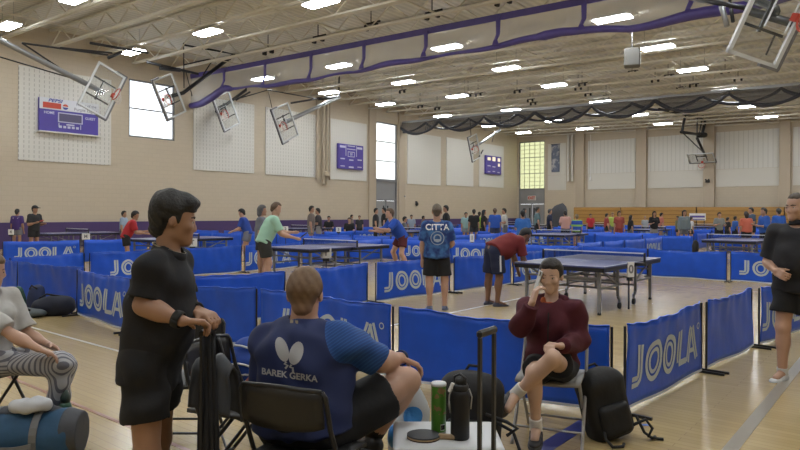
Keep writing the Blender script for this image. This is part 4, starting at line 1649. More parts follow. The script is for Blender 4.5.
def hand(S, w, d, palm, side, s=1.0, curl=0.35, thumb=0.6):
    """palm, four unequal bent fingers and a thumb; d = direction of the hand, palm = the way the palm faces"""
    d = nrm(d)
    palm = nrm(np.array(palm) - d * np.dot(palm, d))
    x = np.cross(d, palm) * side          # towards the thumb
    M = np.stack([x, palm, d], 1)
    S.box(np.array(w) + d * 0.048 * s, (0.041 * s, 0.014 * s, 0.050 * s), M, rnd=0.012 * s, k=0.015)
    for i, (ox, ln, ang) in enumerate(((0.030, 0.074, 0.06), (0.010, 0.082, 0.01), (-0.010, 0.077, -0.04), (-0.029, 0.060, -0.10))):
        p = np.array(w) + d * 0.092 * s + x * ox * s
        a = 0.0
        dd = nrm(d + x * ang)
        for q, f in enumerate((0.45, 0.32, 0.23)):
            a += curl * (0.8, 1.1, 0.8)[q]
            e = p + (dd * math.cos(a) + palm * math.sin(a)) * ln * f * s
            S.cap(p, e, (0.0092, 0.0086, 0.0078)[q] * s, (0.0086, 0.0078, 0.0068)[q] * s, k=0.005)
            p = e
    p = np.array(w) + d * 0.03 * s + x * 0.034 * s
    t1 = nrm(d * 0.75 + x * thumb + palm * 0.35)
    e = p + t1 * 0.040 * s
    S.cap(p, e, 0.0125 * s, 0.0105 * s, k=0.012)
    S.cap(e, e + nrm(t1 + palm * 0.4 + d * 0.3) * 0.030 * s, 0.0100 * s, 0.008 * s, k=0.005)


def head(S, J, s, hero, nw=1.0):
    H, A = J['H'], J['HM']
    X, Y, Z = A[:, 0], A[:, 1], A[:, 2]
    at = lambda x, y, z: H + (X * x + Y * y + Z * z) * s
    S.ell(at(0, -0.014, 0.030), (0.075 * s, 0.094 * s, 0.090 * s), A, k=0.02)
    fj = 0.90 if nw < 0.95 else 1.0
    S.ell(at(0, 0.020, -0.030), (0.064 * s * fj, 0.066 * s, 0.072 * s), A, k=0.03)
    S.cap(at(-0.036 * fj, 0.010, -0.074), at(0, 0.066, -0.094), 0.022 * s, 0.020 * s, k=0.03)
    S.cap(at(0.036 * fj, 0.010, -0.074), at(0, 0.066, -0.094), 0.022 * s, 0.020 * s, k=0.03)
    S.ell(at(0, 0.073, -0.098), (0.019 * s, 0.015 * s, 0.015 * s), A, k=0.02)
    S.cap(J['N'] - nrm(J['H'] - J['N']) * 0.02, at(0, -0.030, -0.05), 0.056 * s * nw, 0.050 * s * nw, k=0.022)
    for q in (-1, 1):
        S.ell(at(q * 0.078, -0.014, -0.010), (0.011 * s, 0.020 * s, 0.032 * s), A, k=0.008)
    if hero:
        ny = -0.006 if nw < 0.95 else 0.0
        S.cap(at(0, 0.080, 0.006), at(0, 0.098 + ny, -0.034), 0.007 * s, 0.0115 * s + ny * 0.3 * s, k=0.012)
        for q in (-1, 1):
            S.ell(at(q * 0.010, 0.089, -0.038), (0.008 * s, 0.009 * s, 0.007 * s), A, k=0.006)
            S.ell(at(q * 0.033, 0.088, 0.000), (0.018 * s, 0.010 * s, 0.010 * s), A, k=0.012, sub=True)
            S.ell(at(q * 0.041, 0.062, -0.026), (0.022 * s, 0.018 * s, 0.018 * s), A, k=0.025)
            S.ell(at(q * 0.032, 0.071, 0.008), (0.019 * s, 0.011 * s, 0.006 * s), A, k=0.006)
        S.ell(at(0, 0.077, -0.066), (0.028 * s, 0.012 * s, 0.020 * s), A, k=0.02)
    else:
        S.ell(at(0, 0.085, -0.026), (0.013 * s, 0.020 * s, 0.024 * s), A, k=0.015)


SKINS = {'fair': (0.56, 0.365, 0.27), 'light': (0.50, 0.30, 0.215), 'tan': (0.40, 0.225, 0.15), 'brown': (0.22, 0.115, 0.072), 'olive': (0.36, 0.20, 0.128), 'pale': (0.54, 0.35, 0.27)}
for k_, c_ in SKINS.items():
    mat('skin_' + k_, c_, 0.5, var=0.08, scale=14)


def rel(Jv, h):
    return Jv


def person(label, loc, yaw, h=1.72, pose='stand', over=None, skin='tan', shirt=None, shorts=None, pants=None, hair=(0.02, 0.016, 0.013),
           hairstyle='short', shoes=(0.05, 0.05, 0.055), socks=None, res=0.024, g=(1.0, 1.0), female=False, belly=0.0, sleeve=0.62, short_len=0.62,
           hero=False, group=None, hands=None, hem=0.05, cap=None, fold=0.0035, loose=1.0, hoff=0.0, hres=None, name='person', hairmat=None):
    s = h / 1.72
    J = skeleton(h, pose, over)
    S = SDF()
    torso(S, J, h, g, 0.0, female, belly)
    head(S, J, s, hero, 0.9 if female else 0.5 + 0.5 * g[0])
    lim = 1.0 if not female else 0.88
    lim *= 0.6 + 0.4 * g[0]
    for q, sd in (('R', 1), ('L', -1)):
        sh, el, wr = J['sh' + q], J['el' + q], J['wr' + q]
        S.cap(sh, el, 0.054 * s * lim, 0.041 * s * lim, k=0.03)
        S.cap(el, wr, 0.043 * s * lim, 0.027 * s * lim, k=0.02)
        d = nrm(wr - el)
        S.ell(el + (wr - el) * 0.3, (0.046 * s * lim, 0.046 * s * lim, 0.08 * s), axes(d, V3(1, 0.3, 0.2)), k=0.03)
        hd = (hands or {}).get(q)
        if hero:
            dd, pal, curl, th = hd if hd else (d, np.array(J['P'] - wr), 0.35, 0.6)
            hand(S, wr, dd, pal, sd, s, curl, th)
        else:
            S.ell(wr + d * 0.07 * s, (0.030 * s, 0.036 * s, 0.075 * s), axes(d, V3(0.3, 1, 0.2)), k=0.02)
        hp, kn, an = J['hp' + q], J['kn' + q], J['an' + q]
        S.cap(hp, kn, 0.088 * s * lim, 0.058 * s * lim, k=0.04)
        S.cap(kn, an, 0.056 * s * lim, 0.036 * s * lim, k=0.03)
        dl = nrm(an - kn)
        bk = nrm(np.cross(dl, V3(1, 0, 0)))
        fwd = J['toe' + q]
        S.ell(kn + (an - kn) * 0.3 - fwd * 0.012 * s, (0.055 * s * lim, 0.058 * s * lim, 0.11 * s), axes(dl, V3(1, 0, 0.01)), k=0.03)
        S.cap(an, an + fwd * 0.13 * s - V3(0, 0, 0.03 * s), 0.036 * s, 0.028 * s, k=0.02)
    body = sdf_obj(name, S, res, MATS['skin_' + skin])
    body.location = (loc[0], loc[1], 0)
    body.rotation_euler = (0, 0, yaw)
    tag(body, label, 'person', group)
    M, P, N_ = J['M'], J['P'], J['N']
    H0 = J['H']
    Zt = nrm(N_ - P)
    Lt = np.linalg.norm(N_ - P)
    rnd = random.Random(hash(label) % 1000 if False else len(label) * 7 + int(abs(loc[0]) * 10))
    ph = [rnd.uniform(0, 6) for _ in range(4)]

    def folds(X, Y, Z):
        if not fold:
            return 0 * X
        return fold * (np.sin(34 * Z + 16 * X + 2.0 * np.sin(9 * X + ph[0]) + ph[1]) * np.sin(11 * Y - 13 * X + 7 * Z + ph[2]) + 0.7 * np.sin(23 * Z - 19 * Y + 3 * np.sin(7 * Z + ph[0]) + ph[3]))
    if shirt is not None:
        T = SDF()
        inf = 0.016 * loose
        torso(T, J, h, g, inf, female, belly, False)
        hb = P - Zt * hem
        T.cap(P + Zt * 0.42 * Lt, hb, 0.108 * s * g[1] + inf, 0.112 * s * g[1] + inf, k=0.06, flat=True)
        for q in (-1, 1):
            T.cap(P + Zt * 0.42 * Lt + M[:, 0] * q * 0.05 * s * g[0], hb + M[:, 0] * q * 0.070 * s * g[0], 0.098 * s * g[1] + inf, 0.104 * s * g[1] + inf, k=0.05, flat=True)
        for q in 'RL':
            sh, el, wr = J['sh' + q], J['el' + q], J['wr' + q]
            if sleeve <= 1.0:
                T.cap(sh, sh + (el - sh) * sleeve, 0.055 * s * lim + inf, 0.050 * s * lim + inf * 1.3, k=0.035, flat=True)
            else:
                T.cap(sh, el, 0.062 * s * lim + inf, 0.050 * s * lim + inf * 1.4, k=0.035)
                T.cap(el, el + (wr - el) * (sleeve - 1), 0.050 * s * lim + inf * 1.4, 0.034 * s * lim + inf * 1.2, k=0.03, flat=True)
        T.cap(N_ - Zt * 0.0 * s, H0, 0.069 * s * (0.92 if female else 0.5 + 0.5 * g[0]), k=0.008, sub=True)
        T.ell(N_ + M[:, 1] * 0.055 * s - Zt * 0.005 * s, (0.05 * s, 0.05 * s, 0.035 * s), M, k=0.012, sub=True)
        so = sdf_obj('shirt', T, res, shirt, body, (), folds)
    else:
        so = None
    bott = shorts if shorts is not None else pants
    if bott is not None:
        T = SDF()
        inf = 0.014
        T.ell(P + Zt * 0.03 * s, (0.168 * g[0] * s + inf, 0.120 * g[1] * s + inf, 0.11 * s + inf), M, k=0.05)
        for q in 'RL':
            hp, kn, an = J['hp' + q], J['kn' + q], J['an' + q]
            if shorts is not None:
                T.cap(hp, hp + (kn - hp) * short_len, 0.094 * s * lim + inf, 0.088 * s * lim + inf * 1.6, k=0.05, flat=True)
            else:
                T.cap(hp, kn, 0.092 * s * lim + inf, 0.062 * s * lim + inf * 1.5, k=0.05)
                T.cap(kn, kn + (an - kn) * 0.93, 0.062 * s * lim + inf * 1.5, 0.050 * s * lim + inf * 1.2, k=0.04, flat=True)
        sdf_obj('shorts' if shorts is not None else 'trousers', T, res, bott, body, (), folds)
    A = J['HM']
    H = J['H']
    at = lambda x, y, z: H + (A[:, 0] * x + A[:, 1] * y + A[:, 2] * z) * s
    hr = hres or (res * 0.75)
    if hair is not None:
        hm = hairmat or mat('hair_%.2f_%.2f' % (hair[0], hair[1]), hair, 0.55, var=0.35, scale=40, bump=0.4, bscale=90)
        T = SDF()
        e = {'buzz': 0.005, 'bun': 0.012, 'bald': 0.003}.get(hairstyle, 0.011) + hoff + (0.004 if res > 0.015 else 0)
        T.ell(at(0, -0.014, 0.032), ((0.077 + e) * s, (0.095 + e) * s, (0.092 + e) * s), A, k=0.02)
        if hairstyle in ('short', 'full', 'buzz'):
            T.cap(at(0, -0.055, 0.0), at(0, -0.062, -0.055 if hairstyle != 'buzz' else -0.04), (0.066 + e * .6) * s, (0.048 + e * .4) * s, k=0.03)
        if hairstyle == 'full':
            T.ell(at(0.0, 0.035, 0.092), (0.066 * s, 0.062 * s, 0.034 * s), A, k=0.03)
            T.ell(at(0, -0.05, 0.06), (0.088 * s, 0.075 * s, 0.075 * s), A, k=0.03)
        if hairstyle == 'bun':
            T.ell(at(0, -0.115, 0.05), (0.042 * s, 0.038 * s, 0.042 * s), A, k=0.015)
        if hairstyle == 'long':
            T.cap(at(0, -0.05, 0.0), at(0, -0.085, -0.24), 0.08 * s, 0.055 * s, k=0.04)
            for q in (-1, 1):
                T.cap(at(q * 0.06, -0.02, 0.02), at(q * 0.075, -0.02, -0.17), 0.035 * s, 0.028 * s, k=0.03)
        if hairstyle == 'bob':
            T.cap(at(0, -0.05, 0.0), at(0, -0.055, -0.09), 0.085 * s, 0.075 * s, k=0.03)
        hl = {'short': 0.064, 'full': 0.050, 'buzz': 0.072, 'bun': 0.067, 'long': 0.066, 'bob': 0.062, 'bald': 0.2}[hairstyle]
        fb = {'short': 0.012, 'full': 0.020, 'buzz': -0.012, 'bun': 0.024, 'long': 0.030, 'bob': 0.030, 'bald': -0.03}[hairstyle]

        def hairline(X, Y, Z):
            q = [((X - H[0]) * A[0, i] + (Y - H[1]) * A[1, i] + (Z - H[2]) * A[2, i]) / s for i in range(3)]
            a_ = q[1] - fb - 0.10 * q[2]
            b_ = hl - q[2] - 0.12 * np.abs(q[0]) + 0.25 * np.maximum(0.03 - q[1], 0)
            k_ = 0.02
            h_ = np.clip(0.5 + 0.5 * (b_ - a_) / k_, 0, 1)
            keep = b_ * (1 - h_) + a_ * h_ - k_ * h_ * (1 - h_)
            if hairstyle in ('short', 'full', 'buzz', 'bun'):
                keep = np.maximum(keep, np.minimum(q[1] + 0.035, -0.022 - q[2]))
            return keep * s
        clips = [hairline]

        def tuft(X, Y, Z):
            tp = 0.012 * s * np.clip(1 + hairline(X, Y, Z) / (0.028 * s), 0, 1) * (0.3 + 0.7 * (hairstyle != 'full'))
            return tp + ((0.0045 if hairstyle == 'full' else 0.002) if hero else 0.0) * np.sin(85 * X + 40 * Z + ph[0]) * np.sin(75 * Y + 50 * Z + 40 * X + ph[1])
        sdf_obj('hair', T, hr, hm, body, clips, tuft)
    if cap is not None:
        T = SDF()
        T.ell(at(0, -0.014, 0.04), (0.094 * s, 0.112 * s, 0.098 * s), A, k=0.02)
        T.box(at(0, 0.12, 0.055), (0.07 * s, 0.065 * s, 0.010 * s), A, rnd=0.008, k=0.02)
        n1 = -A[:, 2]
        sdf_obj('cap', T, hr, cap, body, [(tuple(n1), float(np.dot(n1, at(0, 0, 0.03))))])
    bw = 0.62 if female else 1.0
    if hero:
        em, im, lm = mat('eye_white', (0.55, 0.53, 0.50), 0.3), mat('eye_dark', (0.02, 0.012, 0.008), 0.2), mat('lips', (0.34, 0.13, 0.11), 0.45)
        for q in (-1, 1):
            T = SDF().ell(at(q * 0.032, 0.0745, -0.001), (0.0135 * s, 0.0065 * s, 0.0058 * s), A, k=0.002)
            eye = sdf_obj('eye', T, 0.003, em, body)
            T = SDF().ell(at(q * 0.032, 0.0785, -0.001), (0.0060 * s, 0.0040 * s, 0.0056 * s), A, k=0.002)
            sdf_obj('iris', T, 0.0025, im, eye)
            T = SDF()
            T.cap(at(q * 0.014, 0.083, 0.0205), at(q * 0.030, 0.081, 0.0245), 0.0045 * s * bw, 0.0045 * s * bw, k=0.004)
            T.cap(at(q * 0.030, 0.081, 0.0245), at(q * 0.050, 0.067, 0.020), 0.0045 * s * bw, 0.0032 * s * bw, k=0.004)
            sdf_obj('eyebrow', T, 0.0035, mat('brow_dark', (0.05, 0.035, 0.028), 0.7), body)
        T = SDF()
        T.ell(at(0, 0.0855, -0.0605), (0.021 * s, 0.007 * s, 0.0040 * s), A, k=0.002)
        T.ell(at(0, 0.0855, -0.0680), (0.018 * s, 0.0075 * s, 0.0048 * s), A, k=0.002)
        sdf_obj('lips', T, 0.003, lm, body)
    if shoes is not None:
        sm = mat('shoe_%.2f_%.2f_%.2f' % shoes, shoes, 0.5)
        for q in 'RL':
            an, fwd = J['an' + q], J['toe' + q]
            fwd = nrm(fwd)
            dl = nrm(J['an' + q] - J['kn' + q])
            upf = nrm(np.cross(np.cross(fwd, -dl), fwd)) if abs(np.dot(fwd, dl)) < 0.95 else V3(0, 0, 1)
            MM = np.stack([np.cross(fwd, upf), fwd, upf], 1)
            T = SDF()
            f0 = an - upf * 0.045 * s
            T.cap(f0 - fwd * 0.035 * s, f0 + fwd * 0.05 * s + upf * -0.005, 0.041 * s, 0.045 * s, k=0.03)
            T.ell(f0 + fwd * 0.125 * s - upf * 0.012 * s, (0.046 * s, 0.075 * s, 0.030 * s), MM, k=0.03)
            T.cap(f0, an + upf * 0.01 * s, 0.042 * s, 0.042 * s, k=0.02, flat=True)
            base = f0 - upf * 0.030 * s
            sh_o = sdf_obj('shoe', T, max(res * 0.6, 0.007), sm, body, [(tuple(-upf), float(np.dot(-upf, base)))])
            if hero:
                T = SDF()
                T.cap(base - fwd * 0.035 * s, base + fwd * 0.06 * s, 0.045 * s, 0.048 * s, k=0.03)
                T.ell(base + fwd * 0.125 * s, (0.049 * s, 0.080 * s, 0.03 * s), MM, k=0.03)
                sdf_obj('sole', T, 0.008, mat('sole_pale', (0.5, 0.5, 0.5), 0.6) if shoes[0] > 0.3 else mat('sole_dark', (0.05, 0.05, 0.05), 0.7), sh_o,
                        [(tuple(upf), float(np.dot(upf, base + upf * 0.008))), (tuple(-upf), float(np.dot(-upf, base - upf * 0.012)))])
            if socks is not None:
                T = SDF()
                T.cap(an + (J['kn' + q] - an) * -0.02, an + (J['kn' + q] - an) * socks[1], 0.044 * s, 0.045 * s, k=0.02, flat=True)
                sdf_obj('sock', T, max(res * 0.7, 0.008), mat('sock_%.2f' % socks[0][0], socks[0], 0.8), body)
    body['_J'] = 0
    del body['_J']
    return body, J, so


def facing(code):
    v = Vector((0, 0, 0))
    for ch in code:
        v += {'R': RT, 'L': -RT, 'A': FW, 'T': -FW, 'r': RT * 0.4, 'l': -RT * 0.4, 'a': FW * 0.4, 't': -FW * 0.4}[ch]
    return math.atan2(v.y, v.x) - math.pi / 2


def local_of(loc, yaw):
    """function that turns a pixel and a depth into the person's own frame"""
    R = Matrix.Rotation(-yaw, 3, 'Z')

    def f(px, py, d):
        p = R @ (atd(px, py, d) - Vector((loc[0], loc[1], 0)))
        return np.array(p)
    return f


def back_print(shirt_obj, org, ux, uz, cast, items, material, name='print', off=0.004, parent=None):
    """letters laid onto the cloth by casting each point along a direction"""
    me = shirt_obj.data
    bvh = BVHTree.FromPolygons([v.co.copy() for v in me.vertices], [tuple(p.vertices) for p in me.polygons])
    org, ux, uz, cast = Vector(org), Vector(ux).normalized(), Vector(uz).normalized(), Vector(cast).normalized()
    mb = MB()
    for V, F in items:
        P, ok = [], True
        for v in V:
            st = org + ux * v[0] + uz * v[1] - cast * 0.5
            hit, nn, i_, d_ = bvh.ray_cast(st, cast)
            if hit is None:
                ok = False
                break
            P.append(hit - cast * off)
        if ok:
            mb.add(P, F)
    return mb.build(name, material, parent or shirt_obj)


# ------------------------------------------------------------------ the people nearest the viewpoint
C_BLACK = mat('cloth_black', (0.011, 0.011, 0.014), 0.85, bump=0.2, bscale=25)
C_BLACK2 = mat('cloth_black_shorts', (0.008, 0.008, 0.010), 0.8, bump=0.2, bscale=25)
HR = 0.0085


def ring(name, c, ax, r, w, material, parent, th=0.004):
    X, Y, Z = frame_from(ax)
    c = Vector(c)
    g = []
    for k in range(21):
        a = 2 * math.pi * k / 20
        d = X * math.cos(a) + Y * math.sin(a)
        g.append([c + d * r - Z * w / 2, c + d * (r + th * .3), c + d * r + Z * w / 2])
    return MB().sheet(g, th).build(name, material, parent, True)


# man in black, standing, hands on a luggage handle
loc, yaw = ground(153, 3.02), facing('R')
f = local_of(loc, yaw)
ov = dict(elR=f(143, 305, 2.84), wrR=f(182, 321, 2.80), elL=f(183, 300, 3.20), wrL=f(197, 311, 3.02))
hands = {'R': (f(205, 322, 2.86) - f(182, 321, 2.80), V3(0, 0.2, -1), 0.75, 0.5), 'L': (f(211, 316, 2.98) - f(197, 311, 3.02), V3(0, 0.1, -1), 0.75, 0.5)}
pose = dict(lean=0.15, headturn=0.36, head=-0.2, sw=0.094, armR=((0, 0, -1), (0, 1, 0)), armL=((0, 0, -1), (0, 1, 0)), legR=((0.06, 0.05, -1), (0, -0.06, -1)), legL=((0.06, -0.02, -1), (0, -0.06, -1)))
b, J, so = person('man in black polo and shorts standing with both hands on luggage handle', loc, yaw, 1.68, pose, ov, 'olive', C_BLACK, C_BLACK2, None, (0.012, 0.011, 0.011), 'full',
                  (0.04, 0.04, 0.04), ((0.02, 0.02, 0.02), 0.25), HR, (0.96, 1.02), belly=0.035, sleeve=0.80, short_len=0.62, hero=True, hands=hands, hem=0.12, loose=1.2, fold=0.008)
for q, mname in (('R', 'wrist_watch'), ('L', 'wrist_band')):
    d = J['wr' + q] - J['el' + q]
    ring(mname, J['wr' + q] - nrm(d) * 0.02, d, 0.034, 0.034, M_RUBBER, b, 0.008)
nk = J['N']
ring('collar', nk + V3(0, 0.0, -0.022), J['H'] - nk + V3(0, 0.02, 0), 0.074, 0.05, C_BLACK, b, 0.010)
ring('collar_trim', nk + V3(0, 0.001, 0.002), J['H'] - nk + V3(0, 0.02, 0), 0.078, 0.006, mat('trim_tan', (0.36, 0.30, 0.21), 0.7), b, 0.003)

# big man in navy, seated with one leg crossed, seen from behind
loc, yaw = ground(305, 3.22), facing('Ar')
f = local_of(loc, yaw)
ov = dict(elR=f(380, 362, 3.36), wrR=f(401, 358, 3.58), knR=f(407, 381, 3.46), anR=f(374, 436, 3.58), toeR=(-0.75, 0.55, -0.2))
hands = {'R': (f(420, 366, 3.60) - f(401, 358, 3.58), V3(-0.2, -0.3, -1), 0.55, 0.4)}
pose = dict(lean=0.10, side=-0.06, seat=0.50, sw=0.122, headturn=0.34, head=-0.12, neck=0.062, sd=0.066, armR=((0.2, 0.3, -1), (0, 1, 0)), armL=((0.25, 0.35, -1), (-0.7, 0.9, 0.1)), legR=((0.3, 1, 0.1), (0, 0, -1)), legL=((0.15, 1, 0.0), (0, 0.05, -1)))


def fade_mat():
    m, nt, b_ = new_mat('hair_faded')
    tc = N(nt, 'ShaderNodeTexCoord')
    s_ = N(nt, 'ShaderNodeSeparateXYZ')
    nt.links.new(tc.outputs['Object'], s_.inputs[0])
    no = N(nt, 'ShaderNodeTexNoise')
    no.inputs['Scale'].default_value = 45
    nt.links.new(tc.outputs['Object'], no.inputs['Vector'])
    r_ = N(nt, 'ShaderNodeMapRange')
    r_.inputs[1].default_value = 1.10
    r_.inputs[2].default_value = 1.155
    nt.links.new(math_node(nt, 'MULTIPLY_ADD', no.outputs['Fac'], 0.02, s_.outputs['Z']), r_.inputs[0])
    top = mix_rgb(nt, no.outputs['Fac'], (0.10, 0.055, 0.028), (0.21, 0.125, 0.065))
    nt.links.new(mix_rgb(nt, r_.outputs[0], (0.27, 0.165, 0.11), top), b_.inputs['Base Color'])
    b_.inputs['Roughness'].default_value = 0.6
    return m


def navy_mat():
    m, nt, b_ = new_mat('cloth_navy_panel')
    tc = N(nt, 'ShaderNodeTexCoord')
    s_ = N(nt, 'ShaderNodeSeparateXYZ')
    nt.links.new(tc.outputs['Object'], s_.inputs[0])
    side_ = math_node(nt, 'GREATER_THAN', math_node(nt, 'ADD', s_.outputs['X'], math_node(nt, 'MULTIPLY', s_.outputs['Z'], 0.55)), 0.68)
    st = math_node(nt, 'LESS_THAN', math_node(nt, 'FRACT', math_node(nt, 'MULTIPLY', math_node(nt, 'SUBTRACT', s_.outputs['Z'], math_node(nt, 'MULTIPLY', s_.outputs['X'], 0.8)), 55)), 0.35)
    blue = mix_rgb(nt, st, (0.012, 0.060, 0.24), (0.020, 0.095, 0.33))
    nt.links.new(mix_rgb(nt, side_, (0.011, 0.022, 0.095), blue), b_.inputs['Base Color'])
    b_.inputs['Roughness'].default_value = 0.75
    return m


b, J, so = person('large man in navy printed shirt seated with back turned, one leg crossed', loc, yaw, 1.82, pose, ov, 'light', navy_mat(), C_BLACK2, None, (0.15, 0.085, 0.045), 'short',
                  (0.02, 0.02, 0.022), ((0.02, 0.02, 0.02), 0.3), HR, (1.36, 1.4), belly=0.06, sleeve=0.86, short_len=0.72, hero=True, hands=hands, hem=0.02, loose=1.3, fold=0.008, hairmat=fade_mat())
d = J['wrR'] - J['elR']
ring('wrist_band', J['wrR'] + nrm(d) * 0.0, d, 0.040, 0.02, mat('band_navy', (0.02, 0.03, 0.09), 0.7), b, 0.006)


def place(px, py, d=3.2):
    return f(px, py, d)


o_ = place(289, 356)
ux = f(300, 357.5, 3.2) - f(278, 354.5, 3.2)
items = []
for (cx_, cz_, rx_, rz_, rot) in ((-0.034, 0.028, 0.031, 0.060, 0.28), (0.034, 0.018, 0.031, 0.060, -0.35)):
    P, F = [], []
    for i in range(5):
        for j in range(20):
            a = 2 * math.pi * j / 20
            x_, z_ = rx_ * i / 4 * math.cos(a), rz_ * i / 4 * math.sin(a)
            P.append((cx_ + x_ * math.cos(rot) - z_ * math.sin(rot), cz_ + x_ * math.sin(rot) + z_ * math.cos(rot)))
    for i in range(4):
        for j in range(20):
            F.append((i * 20 + j, i * 20 + (j + 1) % 20, (i + 1) * 20 + (j + 1) % 20, (i + 1) * 20 + j))
    items.append((P, F))
for path in ([(-0.012, -0.030), (-0.022, -0.040), (-0.006, -0.046), (-0.018, -0.062)], [(0.012, -0.040), (0.004, -0.052), (0.018, -0.054), (0.020, -0.075)]):
    items.append((lambda q: ([(v.x, v.y) for v in q[0]], q[1]))(strip(path, 0.010)))
V, F = text_geo('BAREK GERKA', 0.042, 0.0012)
items.append(([(v[0] * 1.0, v[1] - 0.092) for v in V], F))
items.append(([(x_ + 0.0, z_) for (x_, z_) in [(-0.03, -0.155), (0.03, -0.155), (0.045, -0.175), (0.0, -0.185), (-0.045, -0.175)]], [(0, 1, 2, 3, 4)]))
back_print(so, o_, ux, (0, 0, 1), V3(*(f(289, 356, 4.0) - f(289, 356, 3.0))), items, mat('print_grey', (0.42, 0.42, 0.44), 0.7))
V, F = [(-0.02, -0.008), (0.02, -0.008), (0.02, 0.008), (-0.02, 0.008)], [(0, 1, 2, 3)]
back_print(so, f(294, 322, 3.2), ux, (0, 0, 1), V3(*(f(289, 356, 4.0) - f(289, 356, 3.0))), [(V, F)], mat('tag_tan', (0.25, 0.20, 0.12), 0.7), 'neck_tag')

# girl on the phone
loc, yaw = ground(552, 4.5), facing('Tl')
f = local_of(loc, yaw)
ov = dict(elR=f(521, 327, 4.34), wrR=f(532, 303, 4.24), elL=f(579, 342, 4.42), wrL=f(561, 346, 4.16), knR=f(534, 372, 4.12), anR=f(536, 429, 4.22), knL=f(553, 358, 4.02), anL=f(516, 394, 4.16),
          toeL=nrm(f(508, 408, 4.05) - f(517, 396, 4.16)), toeR=nrm(f(534, 447, 4.05) - f(536, 440, 4.22) + V3(0, 0, 0.0)))
ov['toeR'][2] = 0
hands = {'R': (f(538, 284, 4.25) - f(532, 303, 4.24), f(546, 290, 4.25) - f(533, 294, 4.24), 0.7, 0.4), 'L': (f(545, 343, 4.08) - f(561, 346, 4.16), V3(0, 0, -1), 0.8, 0.5)}
pose = dict(lean=0.02, side=0.0, seat=0.50, headturn=-0.10, head=-0.14, neck=0.094, armR=((0.2, 0.2, -1), (0, 1, 0)), armL=((0.2, 0.2, -1), (0, 1, 0)), legR=((0, 1, 0), (0, 0, -1)), legL=((0, 1, 0), (0, 0, -1)))
C_MAROON = mat('cloth_maroon', (0.072, 0.009, 0.018), 0.9, var=0.12, scale=12, bump=0.2, bscale=30)
b, J, so = person('girl in maroon hooded jacket seated on grey folding chair, holding a phone to her ear', loc, yaw, 1.62, pose, ov, 'fair', C_MAROON, C_BLACK2, None, (0.018, 0.013, 0.012), 'bun',
                  (0.03, 0.028, 0.032), ((0.62, 0.60, 0.58), 0.2), 0.0075, (1.02, 1.02), female=True, sleeve=1.94, short_len=0.55, hero=True, hands=hands, hem=-0.02, loose=1.35, fold=0.008)
T = SDF()
T.cap(J['N'] + V3(-0.085, 0.0, -0.02), J['N'] + V3(-0.045, 0.09, -0.11), 0.03, 0.026, k=0.03).cap(J['N'] + V3(0.085, 0.0, -0.02), J['N'] + V3(0.045, 0.09, -0.11), 0.03, 0.026, k=0.03)
T.cap(J['N'] + V3(-0.085, 0.0, -0.02), J['N'] + V3(0, -0.085, -0.01), 0.034, 0.045, k=0.03).cap(J['N'] + V3(0.085, 0.0, -0.02), J['N'] + V3(0, -0.085, -0.01), 0.034, 0.045, k=0.03)
sdf_obj('hood', T, 0.009, C_MAROON, b)
T = SDF()
T.ell(J['N'] + V3(0, 0.055, -0.075), (0.052, 0.042, 0.050), k=0.02)
T.ell(J['N'] + V3(0.05, 0.035, -0.03), (0.020, 0.035, 0.035), k=0.02)
sdf_obj('collar_lining', T, 0.009, mat('lining_orange', (0.42, 0.10, 0.03), 0.8), b)
V, F = strip(densify([(0, 0.0), (0.0, -0.36)], 0.03), 0.009)
back_print(so, J['N'] + V3(0, 0.4, -0.09), V3(1, 0, 0), V3(0, 0, 1), V3(0, -1, 0), [([(p.x, p.y) for p in V[2 * i:2 * i + 4]], [(0, 1, 3, 2)]) for i in range(len(V) // 2 - 1)], M_RUBBER, 'zipper', 0.003)
p = atd(538, 281, 4.46)
t = thing('smartphone', 'white backed phone held to the ear of the girl in maroon', 'phone', p, yaw)
Rp = Matrix.Rotation(-0.28, 3, 'Y') @ Matrix.Rotation(-1.15, 3, 'Z')
MB().box((0, 0, 0), (0.074, 0.009, 0.152), Rp, ch=0.003).build('case', mat('phone_white', (0.6, 0.62, 0.64), 0.25), t)
MB().box(Rp @ Vector((0, -0.0052, 0)), (0.068, 0.001, 0.144), Rp).build('screen', mat('phone_black', (0.01, 0.01, 0.012), 0.15), t)
MB().box(Rp @ Vector((-0.02, 0.006, 0.055)), (0.026, 0.003, 0.03), Rp, ch=0.001).build('camera_lens', MATS['phone_black'], t)

# large man in black polo at the right edge
loc, yaw = ground(799, 6.05), facing('LT')
f = local_of(loc, yaw)
ov = dict(elR=f(768, 262, 6.22), wrR=f(776, 271, 6.0))
hands = {'R': (f(784, 276, 5.9) - f(776, 271, 6.0), V3(-0.6, -0.3, -0.3), 0.9, 0.4)}
pose = dict(lean=0.05, headturn=-0.45, head=-0.1, sw=0.108, armR=((0.2, 0, -1), (0, 1, 0)), armL=((0.16, -0.1, -1), (0.1, 0.4, -1)), legR=((0.06, 0.10, -1), (0.02, -0.05, -1)), legL=((0.06, -0.05, -1), (0, -0.12, -1)))
b, J, so = person('large man in black polo shirt and shorts with white shoes standing at the right edge', loc, yaw, 1.785, pose, ov, 'light', mat('cloth_charcoal', (0.014, 0.014, 0.018), 0.8, bump=0.2, bscale=25), C_BLACK2, None, (0.075, 0.055, 0.042), 'buzz',
                  (0.62, 0.63, 0.65), ((0.6, 0.6, 0.6), 0.12), 0.009, (1.12, 1.15), belly=0.05, sleeve=0.85, short_len=0.66, hero=True, hands=hands, hem=0.10, loose=1.15, fold=0.006)
ring('collar', J['N'] + V3(0, 0.002, 0.006), J['H'] - J['N'] + V3(0, -0.02, 0), 0.072, 0.045, MATS['cloth_charcoal'], b, 0.008)

